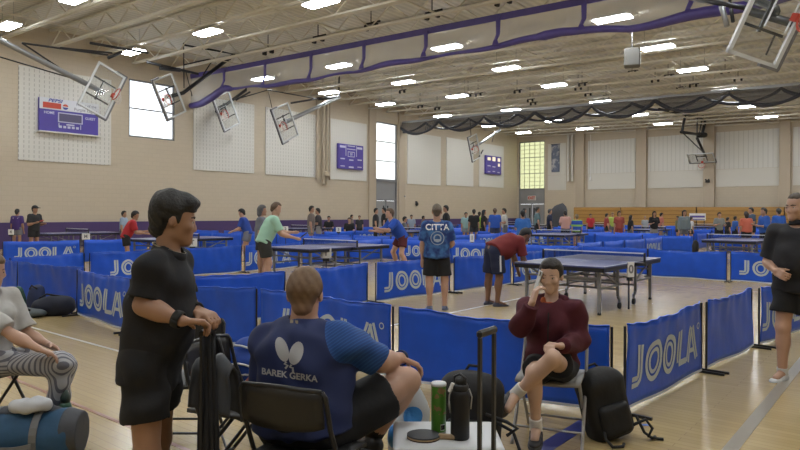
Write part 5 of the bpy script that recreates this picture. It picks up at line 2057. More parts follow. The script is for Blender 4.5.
def trouser_mat():
    m, nt, b_ = new_mat('trouser_stripes')
    tc = N(nt, 'ShaderNodeTexCoord')
    s_ = N(nt, 'ShaderNodeSeparateXYZ')
    nt.links.new(tc.outputs['Object'], s_.inputs[0])
    thigh = math_node(nt, 'LESS_THAN', s_.outputs['Y'], 0.36)
    zz = math_node(nt, 'MULTIPLY', s_.outputs['Z'], thigh)
    yy = math_node(nt, 'MULTIPLY', s_.outputs['Y'], math_node(nt, 'SUBTRACT', 1.0, thigh))
    u = math_node(nt, 'ADD', math_node(nt, 'ADD', zz, yy), math_node(nt, 'MULTIPLY', s_.outputs['X'], 0.6))
    a = math_node(nt, 'LESS_THAN', math_node(nt, 'FRACT', math_node(nt, 'MULTIPLY', u, 32.0)), 0.42)
    nt.links.new(mix_rgb(nt, a, (0.42, 0.42, 0.44), (0.14, 0.14, 0.17)), b_.inputs['Base Color'])
    b_.inputs['Roughness'].default_value = 0.85
    return m


# woman in pale shirt and striped trousers at the left edge
loc, yaw = ground(-16, 4.6), facing('Rt')
f = local_of(loc, yaw)
ov = dict(elR=f(14, 336, 4.38), wrR=f(39, 349, 4.28), knR=f(61, 364, 4.42), anR=f(55, 428, 4.50), knL=f(64, 365, 4.66), anL=f(58, 424, 4.72))
hands = {'R': (f(52, 354, 4.32) - f(39, 349, 4.28), V3(0, 0, -1), 0.4, 0.4)}
pose = dict(lean=0.12, seat=0.52, head=-0.2, armR=((0.2, 0.2, -1), (0, 1, 0)), armL=((0.2, 0.4, -1), (0, 1, -0.3)), legR=((0, 1, 0), (0, 0, -1)), legL=((0, 1, 0), (0, 0, -1)))
b, J, so = person('woman in pale grey shirt and striped trousers seated at the left edge', loc, yaw, 1.66, pose, ov, 'light', mat('cloth_pale', (0.46, 0.45, 0.43), 0.85, var=0.12, scale=30), None,
                  trouser_mat(), (0.16, 0.10, 0.05), 'bob', (0.06, 0.06, 0.07), None, 0.009, (1.08, 1.1), female=True, sleeve=0.85, hero=True, hands=hands, hem=0.06, loose=1.5, fold=0.007)

# ------------------------------------------------------------------ players at the middle distance
loc, yaw = ground(437, 10.45), facing('A')
f = local_of(loc, yaw)
C_TIE = cloth_blotch('cloth_tiedye', (0.012, 0.035, 0.16), (0.075, 0.22, 0.50), 7.5, 0.42, 0.66)
pose = dict(lean=0.02, headturn=-0.1, armR=((0.26, 0.0, -1), (-0.3, 0.9, -0.35)), armL=((0.2, 0.0, -1), (0.0, 0.12, -1)), legR=((0.10, 0.0, -1), (-0.01, -0.03, -1)), legL=((0.07, 0.0, -1), (-0.02, -0.03, -1)))
b, J, so = person('player in blue tie-dye team shirt and black shorts standing with back turned', loc, yaw, 1.73, pose, None, 'light', C_TIE, C_BLACK2, None, (0.11, 0.085, 0.065), 'buzz', (0.1, 0.12, 0.2), None, 0.014, (1.12, 1.15),
                  belly=0.03, sleeve=0.85, short_len=0.84, hem=0.08, loose=1.5)
V, F = text_geo('CITTA', 0.135, 0.003)
items = [([(v[0], v[1]) for v in V], F)]
back_print(so, V3(0, 0, 1.335), V3(1, 0, 0), V3(0, 0, 1), V3(0, 1, 0), items, M_WHITE, 'lettering', 0.006)
items = []
for r_, w_ in ((0.105, 0.012), (0.055, 0.02)):
    q = strip([(r_ * math.cos(a), r_ * math.sin(a) - 0.17) for a in np.linspace(0, 2 * math.pi, 25)], w_)
    items += [([(p.x, p.y) for p in q[0][2 * i:2 * i + 4]], [(0, 1, 3, 2)]) for i in range(len(q[0]) // 2 - 1)]
items.append(([(-0.06, -0.22), (0.06, -0.22), (0.045, -0.185), (-0.045, -0.185)], [(0, 1, 2, 3)]))
back_print(so, V3(0, 0, 1.335), V3(1, 0, 0), V3(0, 0, 1), V3(0, 1, 0), items, mat('print_pale', (0.35, 0.42, 0.52), 0.7), 'round_emblem', 0.006)

loc, yaw = ground(494, 10.95), facing('Ra')
f = local_of(loc, yaw)
pose = dict(lean=1.18, head=-0.75, headup=0.1, armR=((0.02, 0.22, -1), (0, 0.35, -1)), armL=((0.1, 0.4, -1), (0, 0.35, -1)), legR=((0.06, 0.10, -1), (0.0, -0.10, -1)), legL=((0.08, -0.05, -1), (0.0, -0.06, -1)))
b, J, so = person('man in maroon shirt bending over beside the near table', loc, yaw, 1.74, pose, None, 'brown', mat('cloth_brick', (0.17, 0.020, 0.022), 0.85), mat('cloth_navy_shorts', (0.014, 0.02, 0.055), 0.8), None,
                  (0.012, 0.012, 0.014), 'short', (0.05, 0.05, 0.08), None, 0.014, (1.2, 1.25), belly=0.06, sleeve=0.85, short_len=0.86, hem=0.03, loose=1.5)
V, F = strip(densify([(0.0, 0.86), (0.0, 0.52)], 0.06), 0.03)
sh_ = [c for c in kids(b) if c.name.startswith('shorts')][0]
back_print(sh_, V3(0.3, 0.0, 0), V3(0, 1, 0), V3(0, 0, 1), V3(-1, 0, 0), [([(p.x, p.y) for p in V[2 * i:2 * i + 4]], [(0, 1, 3, 2)]) for i in range(len(V) // 2 - 1)], M_WHITE, 'side_stripe', 0.006)


SITTERS = []


def cloth(c, r=0.85):
    k = 'cloth_%02x%02x%02x' % tuple(int(255 * x) for x in c)
    return mat(k, c, r)


def spot(px, ytop, d, fc, pose, label, shirt, bottom, hair=(0.012, 0.011, 0.011), style='short', skin='tan', h=None, long_=False, g=(1.0, 1.0), female=False, group=None, res=None, cap=None, shoes=(0.1, 0.1, 0.1), **kw):
    z = CAMH + ((211 + 0.004 * px) - ytop) * d / FOC
    P = POSES[pose] if isinstance(pose, str) else pose
    if h is None:
        lean = P.get('lean', 0)
        h = (z - 0.0) / (0.545 + 0.30 * math.cos(lean) + 0.155) if 'seat' not in P else 1.66
        h = min(max(h, 1.2), 1.9)
    if 'seat' in P:
        if z > 1.40:
            P, h = POSES['stand'], min(z, 1.85)
        else:
            P = dict(P)
            h = min(max((z - 0.50) / 0.455, 1.25), 1.95)
            P['seat'] = 0.50
    res = res or (0.018 if d < 20 else 0.024 if d < 30 else 0.03)
    sh = shirt if not isinstance(shirt, tuple) else cloth(shirt)
    bo = bottom if not isinstance(bottom, tuple) else cloth(bottom)
    if 'seat' in P:
        SITTERS.append((px, d, fc, label))
    return person(label, ground(px, d), facing(fc), h, P, None, skin, sh, None if long_ else bo, bo if long_ else None, hair, style, shoes, None, res, g, female, sleeve=kw.pop('sleeve', 0.8), hem=0.06,
                  loose=1.5, group=group, cap=cap, fold=0.0 if d > 16 else 0.003, **kw)


mint_pose = dict(lean=0.42, head=-0.35, headup=0.8, armR=((0.15, 0.45, -1), (0.0, 0.9, -0.25)), armL=((0.1, 0.6, -0.9), (0.0, 1, 0.0)), legR=((0.1, 0.18, -1), (0.02, -0.18, -1)), legL=((0.12, 0.22, -1), (0.02, -0.2, -1)))
b, J, so = spot(264, 203.5, 13.3, 'Ra', mint_pose, 'player in mint shirt leaning in at the second table, bat in hand', (0.36, 0.60, 0.46), (0.035, 0.035, 0.032), (0.12, 0.075, 0.045), 'buzz', 'light', h=1.86, g=(1.1, 1.1), sleeve=0.75, short_len=0.72)


def bat(p, label, col, yaw=0.0, pitch=0.3):
    t = thing('table_tennis_bat', label, 'bat', p, yaw)
    R_ = Matrix.Rotation(pitch, 3, 'X')
    mb = MB()
    mb.add([R_ @ Vector((0.075 * math.cos(a), s_ * 0.008, 0.13 + 0.08 * math.sin(a))) for s_ in (-1, 1) for a in np.linspace(0, 2 * math.pi, 18, endpoint=False)],
           [tuple(range(17, -1, -1)), tuple(range(18, 36))] + [(i, (i + 1) % 18, 18 + (i + 1) % 18, 18 + i) for i in range(18)])
    mb.build('blade', col, t)
    MB().bar(R_ @ Vector((0, 0, -0.04)), R_ @ Vector((0, 0, 0.07)), 0.028, 0.022).build('handle', mat('bat_wood', (0.38, 0.24, 0.11), 0.5), t)
    return t


wr = b.matrix_basis @ Vector(J['wrR'] + nrm(J['wrR'] - J['elR']) * 0.10)
bat(wr, 'dark bat held out by the player in mint', mat('bat_black', (0.03, 0.03, 0.03), 0.6), facing('R'), -0.9)

red_pose = dict(lean=0.45, head=-0.3, headup=0.8, armR=((0.15, 0.3, -1), (0.0, 1, -0.1)), armL=((0.15, 0.3, -1), (0.0, 1, 0.1)), legR=((0.1, 0.12, -1), (0.0, -0.12, -1)), legL=((0.1, 0.1, -1), (0.0, -0.1, -1)))
spot(126, 211, 17.9, 'Ra', red_pose, 'player in red shirt stooping at the end of the third table', (0.36, 0.018, 0.026), (0.012, 0.012, 0.014), skin='olive', h=1.66)
b, J, so = spot(34, 205, 22.5, 'Rt', 'hands', 'player in dark tee and cap holding a red bat at the left edge', (0.022, 0.024, 0.028), (0.014, 0.014, 0.016), skin='olive', cap=mat('cap_dark', (0.012, 0.012, 0.014), 0.8), h=1.78)
wr = b.matrix_basis @ Vector(J['wrR'] + nrm(J['wrR'] - J['elR']) * 0.10)
bat(wr, 'red bat in the hand of the cap player', mat('bat_red', (0.40, 0.025, 0.03), 0.6), facing('R'), -1.2)
b, J, so = spot(17, 208.6, 25.5, 'A', 'stand', 'person in purple shirt with white lettering, back turned, by the left wall', (0.055, 0.028, 0.15), (0.16, 0.16, 0.18), skin='olive')
items = [([(-0.14, 0.03), (0.14, 0.03), (0.14, 0.09), (-0.14, 0.09)], [(0, 1, 2, 3)]), ([(-0.1, -0.04), (0.1, -0.04), (0.1, 0.01), (-0.1, 0.01)], [(0, 1, 2, 3)])]
back_print(so, V3(0, 0, 1.30), V3(1, 0, 0), V3(0, 0, 1), V3(0, 1, 0), items, MATS['print_grey'], 'lettering', 0.01)
spot(123.5, 210.5, 25, 'R', 'stand', 'person in pale blue shirt behind the red shirted player', (0.30, 0.38, 0.50), (0.1, 0.1, 0.12), skin='olive')
b5pose = dict(lean=0.35, head=-0.35, headup=0.8, armR=((0.15, 0.35, -1), (-0.2, 0.9, -0.3)), armL=((0.15, 0.3, -1), (-0.2, 1, -0.4)), legR=((0.1, 0.2, -1), (0.0, -0.2, -1)), legL=((0.1, 0.2, -1), (0.0, -0.2, -1)))
spot(248, 210, 20.5, 'L', b5pose, 'player in royal blue shirt bowed at the far end of the third table', (0.022, 0.065, 0.33), (0.16, 0.17, 0.22), skin='light', h=1.74)
spot(261, 204.5, 15.5, 'R', 'stand', 'grey haired person partly hidden behind the player in mint', (0.16, 0.17, 0.2), (0.03, 0.03, 0.035), (0.12, 0.12, 0.13), 'bob', 'tan')
b8pose = dict(lean=0.62, head=0.0, headup=0.8, armR=((0.2, 0.6, -0.8), (-0.1, 1, 0.05)), armL=((0.2, 0.7, -0.7), (0.0, 1, 0.2)), legR=((0.2, 0.45, -1), (0.05, -0.35, -1)), legL=((0.22, 0.2, -1), (0.05, -0.45, -1)))
spot(402, 209.5, 17.3, 'Lt', b8pose, 'player in royal blue shirt and maroon shorts crouching beyond the second table', (0.020, 0.085, 0.46), (0.085, 0.013, 0.018), (0.11, 0.07, 0.045), 'short', 'light', h=1.86, g=(1.1, 1.1))

# ------------------------------------------------------------------ people further back in the hall
DK, BLK, GRY = (0.03, 0.032, 0.04), (0.012, 0.012, 0.015), (0.13, 0.13, 0.14)
FARP = [
    (311, 205.5, 26, 'R', 'stand', 'tall man in brown plaid shirt standing beyond the second table', (0.17, 0.14, 0.125), (0.22, 0.20, 0.17), {}),
    (318.8, 207.8, 27, 'L', 'hands', 'person in dark patterned shirt facing the tall man in plaid', (0.045, 0.04, 0.045), (0.25, 0.23, 0.21), dict(skin='olive')),
    (329, 216, 38, 'T', 'sit', 'seated person with black hair right of the dark patterned shirt', BLK, BLK, {}),
    (349.5, 217.5, 33, 'T', 'sit', 'seated person in black among chairs, left of the one in blue', BLK, BLK, {}),
    (351.5, 214.5, 38, 'R', 'sit', 'person with dark hair just behind the one seated in black', (0.20, 0.16, 0.14), BLK, {}),
    (359.5, 215.3, 36, 'T', 'sit', 'seated person in charcoal before the tall window', DK, BLK, {}),
    (375.5, 207.8, 31, 'R', 'stand', 'person in dark jacket standing before the grey double door', DK, BLK, dict(long_=True)),
    (384.5, 207.2, 32, 'L', 'stand', 'person in black standing against the grey double door', BLK, BLK, dict(long_=True)),
    (403.2, 216.5, 33, 'R', 'sit', 'person in grey with black hair right of the crouching player', GRY, BLK, dict(skin='olive')),
    (411.5, 214.6, 36, 'T', 'sit', 'seated person in pale blue left of the tie-dye player', (0.28, 0.34, 0.42), BLK, dict(skin='olive')),
    (423, 215.6, 35.2, 'R', 'sit', 'seated person in brown beside the shoulder of the tie-dye player', (0.15, 0.09, 0.075), BLK, dict(skin='brown')),
    (446.5, 205, 27, 'L', 'stand', 'tall man in black standing right behind the head of the tie-dye player', BLK, BLK, {}),
    (466, 212, 32, 'T', 'stand', 'child in pale turquoise shirt right of the tie-dye player', (0.26, 0.42, 0.45), (0.2, 0.24, 0.3), dict(skin='olive')),
    (474, 209, 31, 'A', 'stand', 'man in black shirt standing beside the child in turquoise', BLK, DK, {}),
    (479.5, 211.5, 32.7, 'A', 'stand', 'person in lime green shirt standing in the far crowd', (0.28, 0.45, 0.03), DK, {}),
    (483.5, 209.5, 32, 'R', 'stand', 'person with long black hair beside the lime green shirt', BLK, BLK, dict(style='long', female=True, skin='olive')),
    (495, 208, 29, 'A', 'stand', 'broad man in royal blue shirt, back turned, in the far crowd', (0.022, 0.085, 0.40), (0.03, 0.04, 0.08), dict(g=(1.2, 1.15), hair=(0.10, 0.06, 0.04))),
    (505, 208, 30, 'L', 'hands', 'man in white shirt right of the broad man in blue', (0.50, 0.50, 0.48), GRY, {}),
    (523, 210, 21.5, 'A', 'hands', 'man in blue tee leaning at the far table, back turned', (0.030, 0.13, 0.42), BLK, dict(g=(1.15, 1.15))),
    (524, 208, 36, 'R', 'stand', 'person in grey before the far double door', GRY, BLK, {}),
    (537, 206.3, 33, 'R', 'stand', 'man in dull teal shirt standing right of the far double door', (0.10, 0.17, 0.19), BLK, dict(hair=(0.03, 0.03, 0.03))),
    (549.5, 208.6, 33.2, 'R', 'stand', 'man in navy shirt with grey hair before the covered cart', (0.022, 0.030, 0.07), BLK, dict(hair=(0.06, 0.06, 0.065))),
    (565.5, 210.5, 30, 'A', 'hands', 'person in pink shirt, back turned, by the covered cart', (0.52, 0.30, 0.26), BLK, dict(g=(1.1, 1.1))),
    (577, 214, 28, 'A', 'sit', 'person in green and blue vest sitting with back turned', cloth_stripes('vest_bands', ((0.02, 0.07, 0.38), (0.25, 0.50, 0.10)), 4.0, 'Z', 0.32), BLK, dict(hair=(0.14, 0.10, 0.06), g=(1.15, 1.1))),
    (590.5, 213.5, 38, 'T', 'sit', 'person in bright red seated by the bleachers', (0.42, 0.03, 0.04), BLK, {}),
    (606.5, 213.2, 36, 'R', 'sit', 'person in dark red seated right of the bright red one', (0.28, 0.045, 0.045), BLK, {}),
    (612.5, 212.3, 38, 'T', 'stand', 'child in yellow green shirt by the bleachers', (0.38, 0.48, 0.10), GRY, dict(hair=(0.2, 0.13, 0.06))),
    (619, 210.8, 31, 'T', 'stand', 'woman in rust red dress standing near the bleachers', (0.30, 0.065, 0.05), (0.26, 0.055, 0.045), dict(female=True, style='bob', skin='olive')),
    (630.5, 215, 31, 'R', 'stand', 'small child in black with long hair near the woman in rust red', BLK, GRY, dict(style='long')),
    (645, 216, 39.3, 'T', 'sit', 'person in pale grey seated before the bleachers', (0.32, 0.34, 0.36), BLK, dict(hair=(0.25, 0.2, 0.16))),
    (654, 211, 31, 'T', 'hands', 'woman in black top with long hair standing before the bleachers', BLK, (0.25, 0.24, 0.26), dict(female=True, style='long')),
    (661, 212.6, 37, 'R', 'stand', 'person in salmon shirt behind the woman in black top', (0.46, 0.16, 0.12), GRY, {}),
    (678, 216, 36, 'L', 'sit', 'person in olive bending left of the woman in grey', (0.12, 0.12, 0.06), BLK, dict(skin='olive')),
    (684, 209.8, 29, 'T', 'stand', 'woman in grey jacket with long black hair beside the white sponsor board', (0.16, 0.20, 0.22), GRY, dict(female=True, style='long', sleeve=1.9)),
    (691, 216.5, 33, 'R', 'sit', 'person in white seated right of the woman in grey', (0.55, 0.55, 0.57), BLK, {}),
    (719, 212, 30, 'T', 'hands', 'person in checked grey shirt left of the woman in coral', (0.22, 0.23, 0.22), BLK, dict(hair=(0.02, 0.02, 0.02))),
    (727.5, 217, 31.6, 'R', 'sit', 'person in black seated beside the checked shirt', BLK, BLK, {}),
    (735, 216, 32, 'R', 'sit', 'person in blue seated left of the woman in coral', (0.03, 0.10, 0.36), BLK, dict(skin='brown')),
    (746.5, 211.3, 26, 'A', 'sit', 'woman in coral shirt, back turned, on the right side', (0.52, 0.13, 0.085), BLK, dict(hair=(0.03, 0.02, 0.018), style='bob', g=(1.1, 1.1))),
    (752, 207.2, 30, 'L', 'hands', 'tall man in dark vest behind the woman in coral', (0.06, 0.09, 0.14), BLK, {}),
    (765, 207.3, 23, 'L', 'hands', 'large man in blue jacket right of the woman in coral', (0.020, 0.085, 0.36), BLK, dict(g=(1.15, 1.2), hair=(0.03, 0.025, 0.025), sleeve=1.5)),
    (779, 208, 26, 'A', 'stand', 'man in blue shirt beside the face of the man in black polo', (0.022, 0.10, 0.44), BLK, dict(hair=(0.03, 0.03, 0.035))),
]
for (px, yt, d, fc, ps, lab, sc, bc, kw) in FARP:
    spot(px, yt, d, fc, ps, lab, sc, bc, group='people in the far crowd', **kw)


# ------------------------------------------------------------------ folding chairs
def folding_chair(loc, yaw, label, seat_m, frame_m):
    t = thing('folding_chair', label, 'chair', (loc[0], loc[1], 0), yaw, 'folding chairs beside the court')
    g = [[Vector((-0.215 + 0.43 * i / 8, -0.20 + 0.40 * j / 6, 0.445 - 0.012 * math.sin(math.pi * i / 8) + (0.012 if j == 6 else 0) * -1)) for j in range(7)] for i in range(9)]
    MB().sheet(g, 0.022).build('seat', seat_m, t, True)
    g = []
    for i in range(11):
        u = i / 10
        x = -0.205 + 0.41 * u
        bow = -0.035 * math.sin(math.pi * u)
        cut = 0.02 * (abs(2 * u - 1) ** 4)
        g.append([Vector((x, -0.215 + bow + 0.02 * k / 4 * -1, 0.615 + cut + (0.19 - 2 * cut) * k / 4)) for k in range(5)])
    MB().sheet(g, 0.016).build('backrest', seat_m, t, True)
    for s in (-1, 1):
        MB().tube([(s * 0.20, -0.235, 0.795), (s * 0.216, -0.228, 0.77), (s * 0.22, -0.19, 0.62), (s * 0.225, -0.10, 0.42), (s * 0.23, 0.20, 0.02), (s * 0.23, 0.215, 0.0)], 0.0115, 8).build('leg', frame_m, t, True)
        MB().tube([(s * 0.20, 0.10, 0.43), (s * 0.205, -0.25, 0.02), (s * 0.205, -0.26, 0.0)], 0.0115, 8).build('leg', frame_m, t, True)
    MB().tube([(-0.20, -0.235, 0.795), (-0.1, -0.262, 0.805), (0, -0.27, 0.81), (0.1, -0.262, 0.805), (0.20, -0.235, 0.795)], 0.0115, 8).build('top_rail', frame_m, t, True)
    for (y, z, w) in ((0.135, 0.105, 0.228), (-0.18, 0.10, 0.205)):
        MB().tube([(-w, y, z), (w, y, z)], 0.008, 6).build('stretcher', frame_m, t)
    return t


CB = mat('chair_black', (0.018, 0.017, 0.017), 0.45)
CG = mat('chair_grey', (0.30, 0.29, 0.28), 0.5)
CGF = mat('chair_grey_tube', (0.33, 0.32, 0.31), 0.35, metal=0.3)


def behind(loc, yaw, back):
    v = Matrix.Rotation(yaw, 3, 'Z') @ Vector((0, -back, 0))
    return Vector((loc[0] + v.x, loc[1] + v.y, 0))


folding_chair(behind(ground(326, 3.22), facing('Ar'), 0.17), facing('Ar'), 'black metal folding chair under the large man in navy', CB, M_BLACK_METAL)
folding_chair(behind(ground(552, 4.5), facing('Tl'), 0.0), facing('Tl'), 'pale grey metal folding chair under the girl in maroon', CG, CGF)
folding_chair(behind(ground(-16, 4.6), facing('Rt'), -0.04), facing('Rt'), 'black metal folding chair under the woman in striped trousers', CB, M_BLACK_METAL)
folding_chair(ground(240, 3.78), facing('Rt'), 'empty black folding chair beside the luggage with the draped jacket', CB, M_BLACK_METAL)
folding_chair(ground(184, 4.4), facing('T'), 'black folding chair half hidden behind the man in black', CB, M_BLACK_METAL)
folding_chair(ground(252, 4.25), facing('Ra'), 'black folding chair carrying a blue jacket with white piping', CB, M_BLACK_METAL)


# ------------------------------------------------------------------ luggage
def suitcase(a, b, ztop, label, body_m):
    """a, b: ground points under the two handle rods"""
    a, b = Vector(a), Vector(b)
    c = (a + b) / 2
    d = (b - a).normalized()
    t = thing('suitcase', label, 'suitcase', (c.x, c.y, 0), math.atan2(d.y, d.x))
    w = (b - a).length / 2
    s = SDF().box((0, 0.09, 0.22), (0.17, 0.11, 0.165), rnd=0.05, k=0.02)
    sdf_obj('shell', s, 0.014, body_m, t)
    for q in (-1, 1):
        MB().bar((q * w, 0.0, 0.30), (q * w, 0.0, ztop - 0.02), 0.017, 0.013).build('handle_rod', M_DARK_METAL, t)
        MB().lathe([(0.01, -0.015), (0.038, -0.012), (0.04, 0), (0.038, 0.012), (0.01, 0.015)], 14, (q * 0.15, 0.03, 0.04), Matrix.Rotation(math.pi / 2, 3, 'Y')).build('wheel', M_RUBBER, t)
        MB().bar((q * 0.15, 0.22, 0.0), (q * 0.15, 0.22, 0.07), 0.03).build('foot', M_RUBBER, t)
    MB().box((0, 0, ztop - 0.005), (2 * w + 0.03, 0.024, 0.03), ch=0.008).build('grip', M_BLACK_METAL, t)
    MB().box((0, 0.10, 0.395), (0.16, 0.03, 0.02), ch=0.006).build('carry_handle', M_RUBBER, t)
    return t


suitcase(ground(480.5, 2.50), ground(494.5, 2.60), 1.105, 'dark suitcase with raised telescoping handle beside the white stool', mat('case_dark', (0.03, 0.03, 0.035), 0.5))
suitcase(ground(202.5, 2.90), ground(214, 2.98), 1.03, 'dark suitcase whose raised handle the man in black holds', MATS['case_dark'])


def draped(c, yaw, label, w, zt, front, back, material, gap=0.03, sleeves=True, name='jacket', amp=0.02):
    t = thing(name, label, 'clothing', (c[0], c[1], 0), yaw)
    g = []
    nu, nv = 18, 26
    tot = front + back
    for i in range(nu + 1):
        u = i / nu * 2 - 1
        row = []
        for j in range(nv + 1):
            sdist = -front + tot * j / nv
            zz = zt - abs(sdist) + 0.02 * (1 - min(1, abs(sdist) / 0.05))
            y = (gap + 0.05 * min(1, abs(sdist) / 0.4)) * (1 if sdist > 0 else -1) * min(1, abs(sdist) / 0.03)
            flare = 1 + 0.25 * min(1, abs(sdist) / 0.4)
            y += amp * math.sin(9 * u + 5 * sdist) * min(1, abs(sdist) / 0.12)
            zz += -0.035 * u * u - 0.015 * math.sin(5 * u)
            row.append(Vector((u * w / 2 * flare, y, zz)))
        g.append(row)
    MB().sheet(g, 0.014).build('body', material, t, True)
    if sleeves:
        for q in (-1, 1):
            s = SDF().cap((q * w * 0.46, -gap - 0.03, zt - 0.08), (q * w * 0.60, -gap - 0.07, zt - 0.36), 0.055, 0.05, k=0.03).cap((q * w * 0.60, -gap - 0.07, zt - 0.36), (q * w * 0.52, -gap - 0.05, zt - 0.62), 0.05, 0.04, k=0.03, flat=True)
            sdf_obj('sleeve', s, 0.012, material, t, (), lambda X, Y, Z: 0.004 * np.sin(60 * Z + 20 * X))
    return t


M_JACK = mat('jacket_grey', (0.075, 0.078, 0.086), 0.6, var=0.3, scale=7, bump=0.4, bscale=12)
draped(ground(216, 3.25), facing('Rt') - math.pi / 2, 'dark grey jacket draped between the suitcase handle and the empty chair', 0.21, 0.83, 0.27, 0.22, M_JACK, 0.035, False)
draped(ground(209, 2.97), THETA + 0.5, 'black cloth hanging from the suitcase handle held by the man in black', 0.05, 1.0, 0.72, 0.70, mat('cloth_hanging', (0.012, 0.012, 0.014), 0.8, bump=0.3, bscale=15), 0.012, False, 'cloth', 0.006)

# blue jacket with white piping, pink cloth
p = atd(243, 372, 4.25)
t = thing('sports_jacket', 'folded blue jacket with white piping lying on a chair behind the draped jacket', 'clothing', (p.x, p.y, 0.458), 0.5)
s = SDF().box((0, 0, 0.10), (0.19, 0.15, 0.10), rnd=0.05, k=0.02).ell((0.06, 0.02, 0.21), (0.14, 0.12, 0.08), k=0.05)
sdf_obj('cloth', s, 0.012, mat('jacket_blue', (0.014, 0.06, 0.33), 0.7), t, (), lambda X, Y, Z: 0.008 * np.sin(26 * X + 14 * Z) * np.sin(20 * Y + 9 * Z))
for z, k in ((0.07, 0.0), (0.14, 0.5), (0.245, 1.0)):
    MB().tube([(-0.20 + 0.04 * i + (0.04 if k > 0.7 else 0), -0.158 + (0.05 if k > .7 else 0) + 0.01 * math.sin(i), z + 0.012 * math.sin(i * 1.1 + k * 3)) for i in range(11 if k < 0.7 else 8)], 0.007, 6).build('piping', M_WHITE, t, True)
p = ground(251.5, 4.10)
t = thing('cloth', 'small pink cloth lying on the chair below the folded blue jacket', 'clothing', (p.x, p.y, 0.458), 0.3)
s = SDF().ell((0, 0, 0.02), (0.07, 0.05, 0.03), k=0.03).ell((0.03, 0, 0.05), (0.045, 0.04, 0.025), k=0.04)
sdf_obj('fold', s, 0.009, mat('bag_pink', (0.48, 0.16, 0.15), 0.8), t, [((0, 0, -1), 0.0)], lambda X, Y, Z: 0.004 * np.sin(60 * X + 9 * Z) * np.sin(50 * Y))

# ------------------------------------------------------------------ bags on the floor
p = ground(22, 4.14)
t = thing('duffel_bag', 'blue and grey duffel bag on the floor before the woman in striped trousers', 'bag', (p.x, p.y, 0), THETA + 0.12)
M_DUF = mat('duffel_blue', (0.020, 0.075, 0.155), 0.7, var=0.2, scale=9, bump=0.3, bscale=20)
M_DUFG = mat('duffel_grey', (0.055, 0.058, 0.068), 0.7, bump=0.3, bscale=20)
s = SDF().cap((-0.26, 0, 0.145), (0.26, 0, 0.145), 0.150, k=0.02).box((0, 0, 0.10), (0.33, 0.15, 0.10), rnd=0.06, k=0.05)
sdf_obj('body', s, 0.012, M_DUF, t, [((0, 0, -1), 0.0), ((1, 0, 0), 0.34), ((-1, 0, 0), 0.34)], lambda X, Y, Z: 0.007 * np.sin(17 * X + 6 * Z) * np.sin(16 * Z + 5 * X))
for q in (-1, 1):
    s = SDF().cap((q * 0.285, 0, 0.142), (q * 0.36, 0, 0.138), 0.156, 0.135, k=0.02)
    sdf_obj('end_panel', s, 0.012, M_DUFG, t, [((0, 0, -1), 0.0), ((q, 0, 0), 0.375), ((-q, 0, 0), -0.27)])
s = SDF().ell((0, 0.02, 0.285), (0.25, 0.085, 0.028), k=0.02)
sdf_obj('top_flap', s, 0.012, M_DUFG, t)
for q in (-1, 1):
    x = q * 0.13
    g = []
    for k in range(13):
        a = math.pi * (-0.35 + 1.0 * k / 12)
        yy, zz = -0.164 * math.cos(a), 0.145 + 0.164 * math.sin(a)
        g.append([Vector((x - 0.022 + q * 0.01 * k / 12, yy, max(zz, 0.006))), Vector((x + 0.022 + q * 0.01 * k / 12, yy, max(zz, 0.006)))])
    MB().sheet(g, 0.008).build('strap', mat('strap_grey', (0.17, 0.175, 0.18), 0.8), t)
g = [[Vector((-0.13 + 0.26 * i / 12, -0.166 - 0.012 * math.sin(math.pi * i / 12), 0.10 + dz - 0.015 * math.sin(math.pi * i / 12))) for dz in (0, 0.03)] for i in range(13)]
MB().sheet(g, 0.008).build('strap', MATS['strap_grey'], t)
R_ = Matrix.Rotation(THETA + 0.12, 3, 'Z')
q_ = R_ @ Vector((0.08, -0.04, 0))
t = thing('towel', 'crumpled white towel lying on top of the blue duffel bag', 'towel', (p.x + q_.x, p.y + q_.y, 0.295), THETA)
s = SDF().ell((0, 0, 0.03), (0.12, 0.085, 0.035), k=0.03).ell((0.05, -0.01, 0.06), (0.07, 0.06, 0.03), k=0.04).ell((-0.06, 0.0, 0.04), (0.07, 0.07, 0.03), k=0.04)
sdf_obj('cloth', s, 0.009, mat('towel_white', (0.50, 0.51, 0.53), 0.9), t, (), lambda X, Y, Z: 0.008 * np.sin(40 * X + 22 * Y) * np.sin(33 * Y - 15 * X + 4))
p = ground(66, 4.42)
t = thing('water_bottle', 'green water bottle standing behind the blue duffel bag', 'bottle', (p.x, p.y, 0))
MB().lathe([(0.0, 0), (0.040, 0.0), (0.043, 0.02), (0.043, 0.22), (0.036, 0.25), (0.026, 0.265)], 18).build('body', mat('bottle_green', (0.02, 0.075, 0.045), 0.3), t, True)
MB().lathe([(0.030, 0.262), (0.031, 0.30), (0.022, 0.325), (0.012, 0.345)], 16).build('cap', mat('bottle_cap', (0.03, 0.05, 0.04), 0.5), t, True)
for z in (0.10, 0.17):
    MB().lathe([(0.0436, z), (0.0436, z + 0.022)], 18).build('label', mat('bottle_label', (0.32, 0.38, 0.34), 0.5), t, True)


def heap(px, d, label, prims, material, yaw=0.0, name='sports_bag', strap=None, amp=0.006):
    p = ground(px, d)
    t = thing(name, label, 'bag', (p.x, p.y, 0), yaw)
    s = SDF()
    for c, r in prims:
        s.ell(c, r, k=0.05)
    sdf_obj('body', s, 0.02, material, t, [((0, 0, -1), 0.0)], lambda X, Y, Z: amp * np.sin(19 * X + 7 * Z) * np.sin(17 * Z + 5 * Y))
    if strap:
        MB().tube(strap, 0.014, 6).build('strap', M_RUBBER, t, True)
    return t


